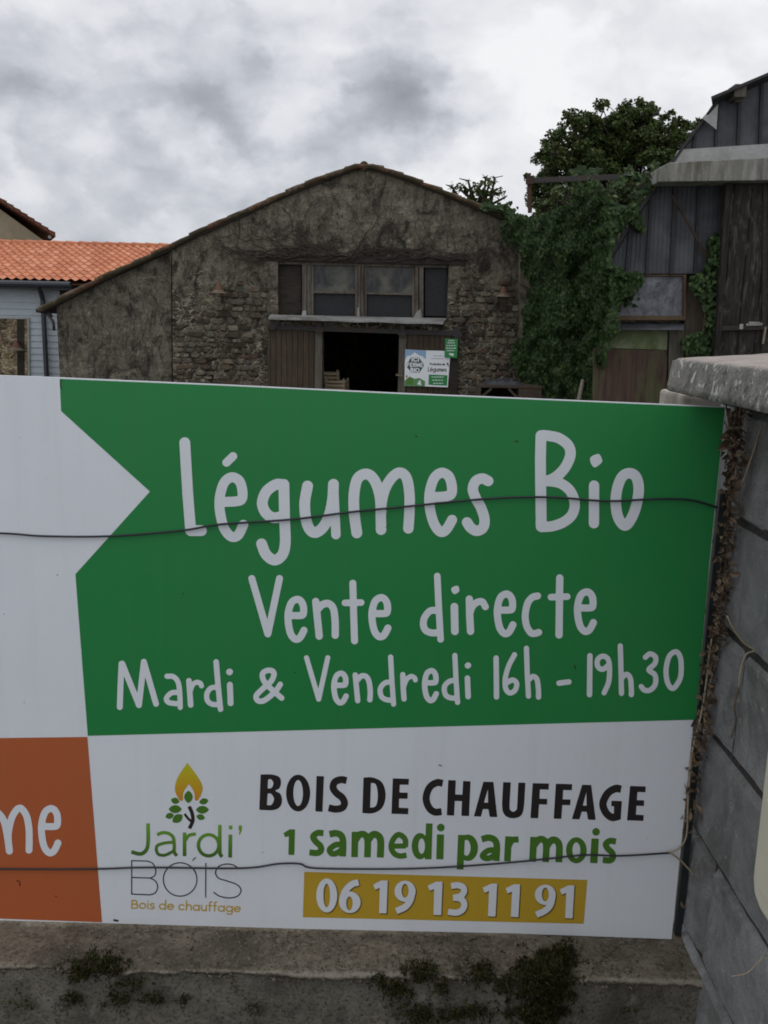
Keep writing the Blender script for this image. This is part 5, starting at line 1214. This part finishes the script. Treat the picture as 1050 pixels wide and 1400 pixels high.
c = t.mix(t.ramp(f, [(.3, 0.), (.7, 1.)]), (.046, .030, .023), (.092, .062, .047)); c = t.mix(t.ramp(f2, [(.52, 0.), (.66, .55)]), c, (.075, .095, .042))
M['reddoor'] = fin(t, c, .85, f, .004, 1, .2)
sdoor = obj('door', quad_box(MB(), [(812, 476), (912, 479), (909, 700), (806, 700)], DY + .02, .05), M['reddoor'], shed, bevel=.006)
obj('green_panel', quad_box(MB(), [(832, 450), (913, 450), (912, 478.6), (826, 475.6)], DY + .015, .05), M['greenpeel'], sdoor, bevel=.004)
obj('door_post', quad_box(MB(), [(915, 450), (936, 450), (931, 700), (911, 700)], DY + .03, .09), M['post_grey'], shed, bevel=.01)
obj('patch_board', quad_box(MB(), [(940, 386), (972, 384), (968, 470), (934, 468)], DY + .05, .03), M['board_brown'], shed)
tag(obj('leaning_pole', MB().tube([SP(919, 268, DY - .16), SP(930, 286, DY - .16)], .022, 8).tube([SP(930, 286, DY - .155), SP(973, 363, DY - .12)], .02, 8), M['rust']), 'thin rusty pole leaning diagonally against the grey cladding under the concrete beam', 'pole')
obj_ = MB().tube([SP(928, 283, DY - .19), SP(933, 292, DY - .19)], .026, 8)

# ------------------------------------------------------------------ rusty steel frame above the ivy
st_ = thing('steel_frame', 'rusty steel post with a dark crossbeam rising above the ivy', 'steel frame', P(723, 291, 15.9))
obj('post', MB().bar(P(723, 237, 15.9), P(724.5, 291, 15.9), .06, .06).bar(P(724, 244, 15.86), P(724, 252, 15.86), .12, .05), M['rust'], st_)
obj('crossbeam', MB().bar(P(725, 247, 15.9), P(896, 240, 15.1), .085, .06), M['iron'], st_)

# ------------------------------------------------------------------ leaves
def leaves(mb, pts, size, tip, nrm, wide=.9):
    pts = np.asarray(pts, float); n_ = len(pts)
    tip = np.asarray(tip, float); nrm = np.asarray(nrm, float)
    tip /= np.linalg.norm(tip, axis=1)[:, None]
    nrm = nrm - tip * (nrm * tip).sum(1)[:, None]; nrm /= np.linalg.norm(nrm, axis=1)[:, None] + 1e-9
    b = np.cross(tip, nrm); s = np.asarray(size)[:, None]
    base = pts - tip * s * .35
    V_ = np.stack([base, base + tip * s * -.08 + b * s * .32 * wide + nrm * s * .06, base + tip * s * .38 + b * s * .5 * wide + nrm * s * .10, base + tip * s,
                   base + tip * s * .38 - b * s * .5 * wide + nrm * s * .10, base + tip * s * -.08 - b * s * .32 * wide + nrm * s * .06], 1).reshape(-1, 3)
    o_ = len(mb.v); mb.v += V_.tolist()
    for i in range(n_):
        q = o_ + i * 6; mb.f.append((q, q + 1, q + 2, q + 3)); mb.f.append((q, q + 3, q + 4, q + 5))
    return mb
def inside(px, py, poly):
    c_ = False; n_ = len(poly)
    for i in range(n_):
        (x1, y1), (x2, y2) = poly[i], poly[(i + 1) % n_]
        if (y1 > py) != (y2 > py) and px < (x2 - x1) * (py - y1) / (y2 - y1) + x1: c_ = not c_
    return c_
ivpoly = [(684, 290), (694, 284), (706, 290), (722, 292), (740, 291), (764, 289), (778, 282), (785, 266), (788, 250), (796, 242), (806, 240), (816, 245), (824, 256), (832, 270), (846, 280), (866, 282), (872, 288), (860, 302), (846, 318), (838, 340), (834, 362), (846, 371), (866, 372), (880, 378), (874, 394), (860, 402), (851, 412), (850, 430), (842, 448), (838, 466), (828, 480), (830, 500), (818, 520), (812, 552), (786, 556), (762, 546), (742, 536), (722, 528), (708, 510), (700, 492), (700, 474), (714, 458), (716, 430), (722, 405), (720, 380), (712, 360), (708, 335), (700, 312)]
def ivyY(px, py):
    base = float(np.interp(px, [684, 735, 800, 835, 885], [17.85, 17.2, 15.9, 14.78, 14.72]))
    n1 = noise.noise((px * .022, py * .022, 1.0)); n2 = noise.noise((px * .06, py * .06, 5.0))
    ed_ = float(np.interp(px, [684, 740, 820, 850], [.15, 1, 1, .3]))
    return base - (.22 + .45 * n1 + .26 * n2) * ed_
pts = []; tips = []; nr = []; sz = []
cnt = 0
while cnt < 19000:
    x, y = random.uniform(682, 884), random.uniform(238, 558)
    jx, jy = x + 9 * noise.noise((x * .05, y * .05, 3)), y + 9 * noise.noise((x * .05, y * .05, 8))
    if not inside(jx, jy, ivpoly): continue
    if y < 262 and random.random() < .35: continue
    cnt += 1
    deep = random.random() < .3
    pts.append(P(x, y, ivyY(x, y) + (random.uniform(.08, .3) if deep else random.uniform(-.09, .05))))
    gx = noise.noise((x * .06 + .3, y * .06, 5)) - noise.noise((x * .06 - .3, y * .06, 5))
    tips.append((random.gauss(0, .45) , random.gauss(-.25, .25), -1 + random.gauss(0, .35)))
    nr.append((random.gauss(0, .4) - gx, -1, .45 + random.gauss(0, .4))); sz.append(random.uniform(.038, .085))
iv = thing('ivy', 'thick dark green ivy climbing the wall between the stone barn and the shed', 'ivy', P(770, 548, 16.2))
iv.location.z = YG
lv = leaves(MB(), pts, sz, tips, nr)
# stray shoots along the barn verge and the top
pts = []; tips = []; nr = []; sz = []; stems = MB()
for q, Y in (([(700, 290), (685, 283), (672, 284), (660, 280)], 17.8), ([(806, 244), (812, 236), (822, 240)], 15.9), ([(835, 258), (850, 250), (862, 238), (880, 243)], 15.0), ([(790, 248), (786, 238), (796, 232)], 16), ([(868, 268), (882, 262), (892, 250), (900, 238), (896, 226)], 14.9), ([(700, 300), (690, 310), (697, 330)], 17.75), ([(852, 405), (862, 412)], 14.85), ([(872, 286), (868, 300), (876, 312)], 14.9)):
    sp_ = Ink.spline(q, n=10); stems.tube([P(a, b, Y) for a, b in sp_], .008, 5)
    for a, b in sp_:
        for _ in range(3):
            pts.append(P(a + random.gauss(0, 3.5), b + random.gauss(0, 3), Y + random.gauss(0, .08))); tips.append((random.gauss(0, .7), -.2, -.5 + random.gauss(0, .6))); nr.append((random.gauss(0, .4), -1, .6)); sz.append(random.uniform(.06, .11))
leaves(lv, pts, sz, tips, nr)
for x0, y0, x1, y1 in ((795, 560, 790, 450), (776, 560, 760, 420), (806, 560, 815, 430), (750, 545, 735, 400)):
    q = [(x0 + (x1 - x0) * k / 8 + random.uniform(-4, 4), y0 + (y1 - y0) * k / 8) for k in range(9)]
    stems.tube([P(a, b, ivyY(a, b) + .3) for a, b in q], .03, 7)
obj('foliage', lv, M['ivy'], iv, fix=False)
obj('stem', stems, M['twig'], iv)
tag(obj('dead_branch', MB().tube([P(790, 575, 15.5), P(792, 545, 15.5), P(797, 519, 15.55)], [.045, .04, .03], 8), M['pale_stick'], smooth=True), 'short pale dead branch standing at the foot of the ivy', 'branch')
iw = MB().prism([(p.x, p.z) for p in (P(712, 700, 17.55), P(712, 304, 17.55), P(770, 302, 17.55), P(850, 300, 17.55), P(850, 700, 17.55))], 17.6, 17.9)
iw.slab([P(790, 700, 16.35), P(790, 284, 16.35), P(838, 292, 15.2), P(838, 700, 15.2)], (.1, .25, 0))
tag(obj('boundary_wall', iw, M['stone']), 'stone wall almost wholly hidden by the ivy between barn and shed', 'wall')
# ivy strip on the shed
pts = []; tips = []; nr = []; sz = []
strip = [(966, 332), (976, 318), (988, 326), (986, 360), (984, 400), (980, 440), (974, 486), (938, 486), (930, 466), (944, 458), (962, 452), (966, 430), (958, 410), (944, 396), (944, 380), (960, 372), (970, 352)]
cnt = 0
while cnt < 1100:
    x, y = random.uniform(928, 992), random.uniform(314, 490)
    if not inside(x, y, strip): continue
    cnt += 1
    pts.append(P(x, y, DY - .10 + random.uniform(-.22, .1))); tips.append((random.gauss(0, .45), -.25, -1)); nr.append((random.gauss(0, .5), -1, .4 + random.gauss(0, .4))); sz.append(random.uniform(.045, .085))
iv2 = thing('ivy', 'narrow strip of ivy hanging beside the shed window along the dark timber front', 'ivy', (P(960, 480, DY).x, DY - .1, YG))
obj('foliage', leaves(MB(), pts, sz, tips, nr), M['ivy'], iv2, fix=False)
obj('stem', MB().tube([(P(955, 480, DY).x, DY - .05, YG), P(958, 480, DY - .05), P(966, 420, DY - .08), P(976, 330, DY - .08)], .02, 6), M['twig'], iv2)

# ------------------------------------------------------------------ trees
def tree(name, label, Y, clumps, trunk_px, dens, lsize, mm, depth=1.0, tall=None):
    base = P(trunk_px, 448, Y); base.z = YG
    root = thing(name, label, 'tree', base)
    mb = MB(); br = MB(); pts = []; tips = []; nr = []; sz = []
    k = Y / F
    cs = [(P(x, y, Y + random.uniform(-1, 1) * depth), r_ * k * .88) for x, y, r_ in clumps]
    top = sum((c_ for c_, _ in cs), Vector()) / len(cs); top.z -= .4
    br.tube([base, base.lerp(top, .35) + Vector((.1, 0, 0)), base.lerp(top, .7), top], [.32, .24, .18, .10], 9)
    for c_, r_ in cs:
        s0 = base.lerp(top, random.uniform(.6, 1.0)); md = s0.lerp(c_, .5) + Vector((random.uniform(-.2, .2), random.uniform(-.2, .2), .15))
        br.tube([s0, md, c_, c_ + Vector((random.uniform(-.3, .3), 0, .7 * r_))], [.09, .06, .03, .012], 6)
        sub = [(c_ + Vector((random.gauss(0, .62), random.gauss(0, .62), random.gauss(0, .55))) * r_, r_ * random.uniform(.30, .52)) for _ in range(11)]
        for (sc, sr) in sub:
            br.tube([c_, sc], [.018, .006], 5, cap=False)
            for _ in range(int(dens * sr * sr * 40)):
                v = Vector((random.gauss(0, 1), random.gauss(0, 1), random.gauss(0, 1))).normalized(); q = random.random() ** .45
                p = sc + Vector((v.x * sr, v.y * sr, v.z * sr * .8)) * q
                pts.append(p); tips.append((v.x + random.gauss(0, .7), v.y + random.gauss(0, .7), v.z * .5 - .2 + random.gauss(0, .6))); nr.append((v.x * .5 + random.gauss(0, .5), v.y * .5 + random.gauss(0, .5), .7 + random.gauss(0, .4))); sz.append(lsize * random.uniform(.7, 1.3))
    obj('crown', leaves(mb, pts, sz, tips, nr, .75), M[mm], root, fix=False); obj('trunk', br, M['bark'], root, smooth=True)
    return len(pts)
oak = [(750, 228, 22), (747, 252, 20), (753, 205, 16), (760, 210, 26), (756, 236, 20), (775, 190, 24), (792, 176, 22), (800, 205, 30), (820, 163, 20), (835, 175, 26), (848, 160, 18), (868, 158, 20), (882, 152, 16), (893, 158, 14), (870, 185, 32), (840, 208, 32), (905, 178, 18), (925, 166, 16), (938, 176, 13), (915, 195, 28), (900, 215, 30), (870, 225, 32), (790, 235, 30), (820, 238, 30), (935, 200, 20), (850, 250, 28), (758, 262, 24), (785, 265, 26), (745, 285, 22), (780, 160, 10), (942, 190, 10), (860, 145, 9), (912, 157, 8), (805, 160, 10), (800, 270, 30), (830, 275, 30), (850, 226, 34), (880, 212, 30), (828, 222, 34), (905, 232, 28), (790, 212, 30), (862, 255, 34), (820, 190, 28), (752, 260, 20), (750, 278, 18), (765, 288, 22), (850, 182, 24), (896, 182, 22)]
n1 = tree('oak_tree', 'tall dark leafy oak tree rising behind the ivy and the shed roof', 30.0, oak, 850, 62, .092, 'oak', 1.2)
n2 = tree('bushy_tree', 'pale green leafy treetop lower than the dark oak, just above the ivy', 22.0, [(775, 264, 15), (760, 275, 14), (800, 258, 15), (835, 262, 17), (855, 258, 15), (872, 262, 16), (745, 285, 10), (815, 272, 20), (845, 282, 22), (885, 252, 13), (893, 236, 9), (868, 285, 18), (855, 305, 18)], 830, 30, .10, 'shrub', .5)
n3 = tree('small_tree', 'thin small treetop showing above the right slope of the barn roof', 29.0, [(655, 258, 13), (668, 252, 9), (645, 262, 12), (675, 262, 10), (630, 260, 7), (618, 256, 5), (684, 264, 7), (690, 270, 4), (662, 268, 14), (640, 270, 14), (664, 243, 5), (676, 243, 4), (640, 247, 4)], 655, 11, .13, 'oak', .4)
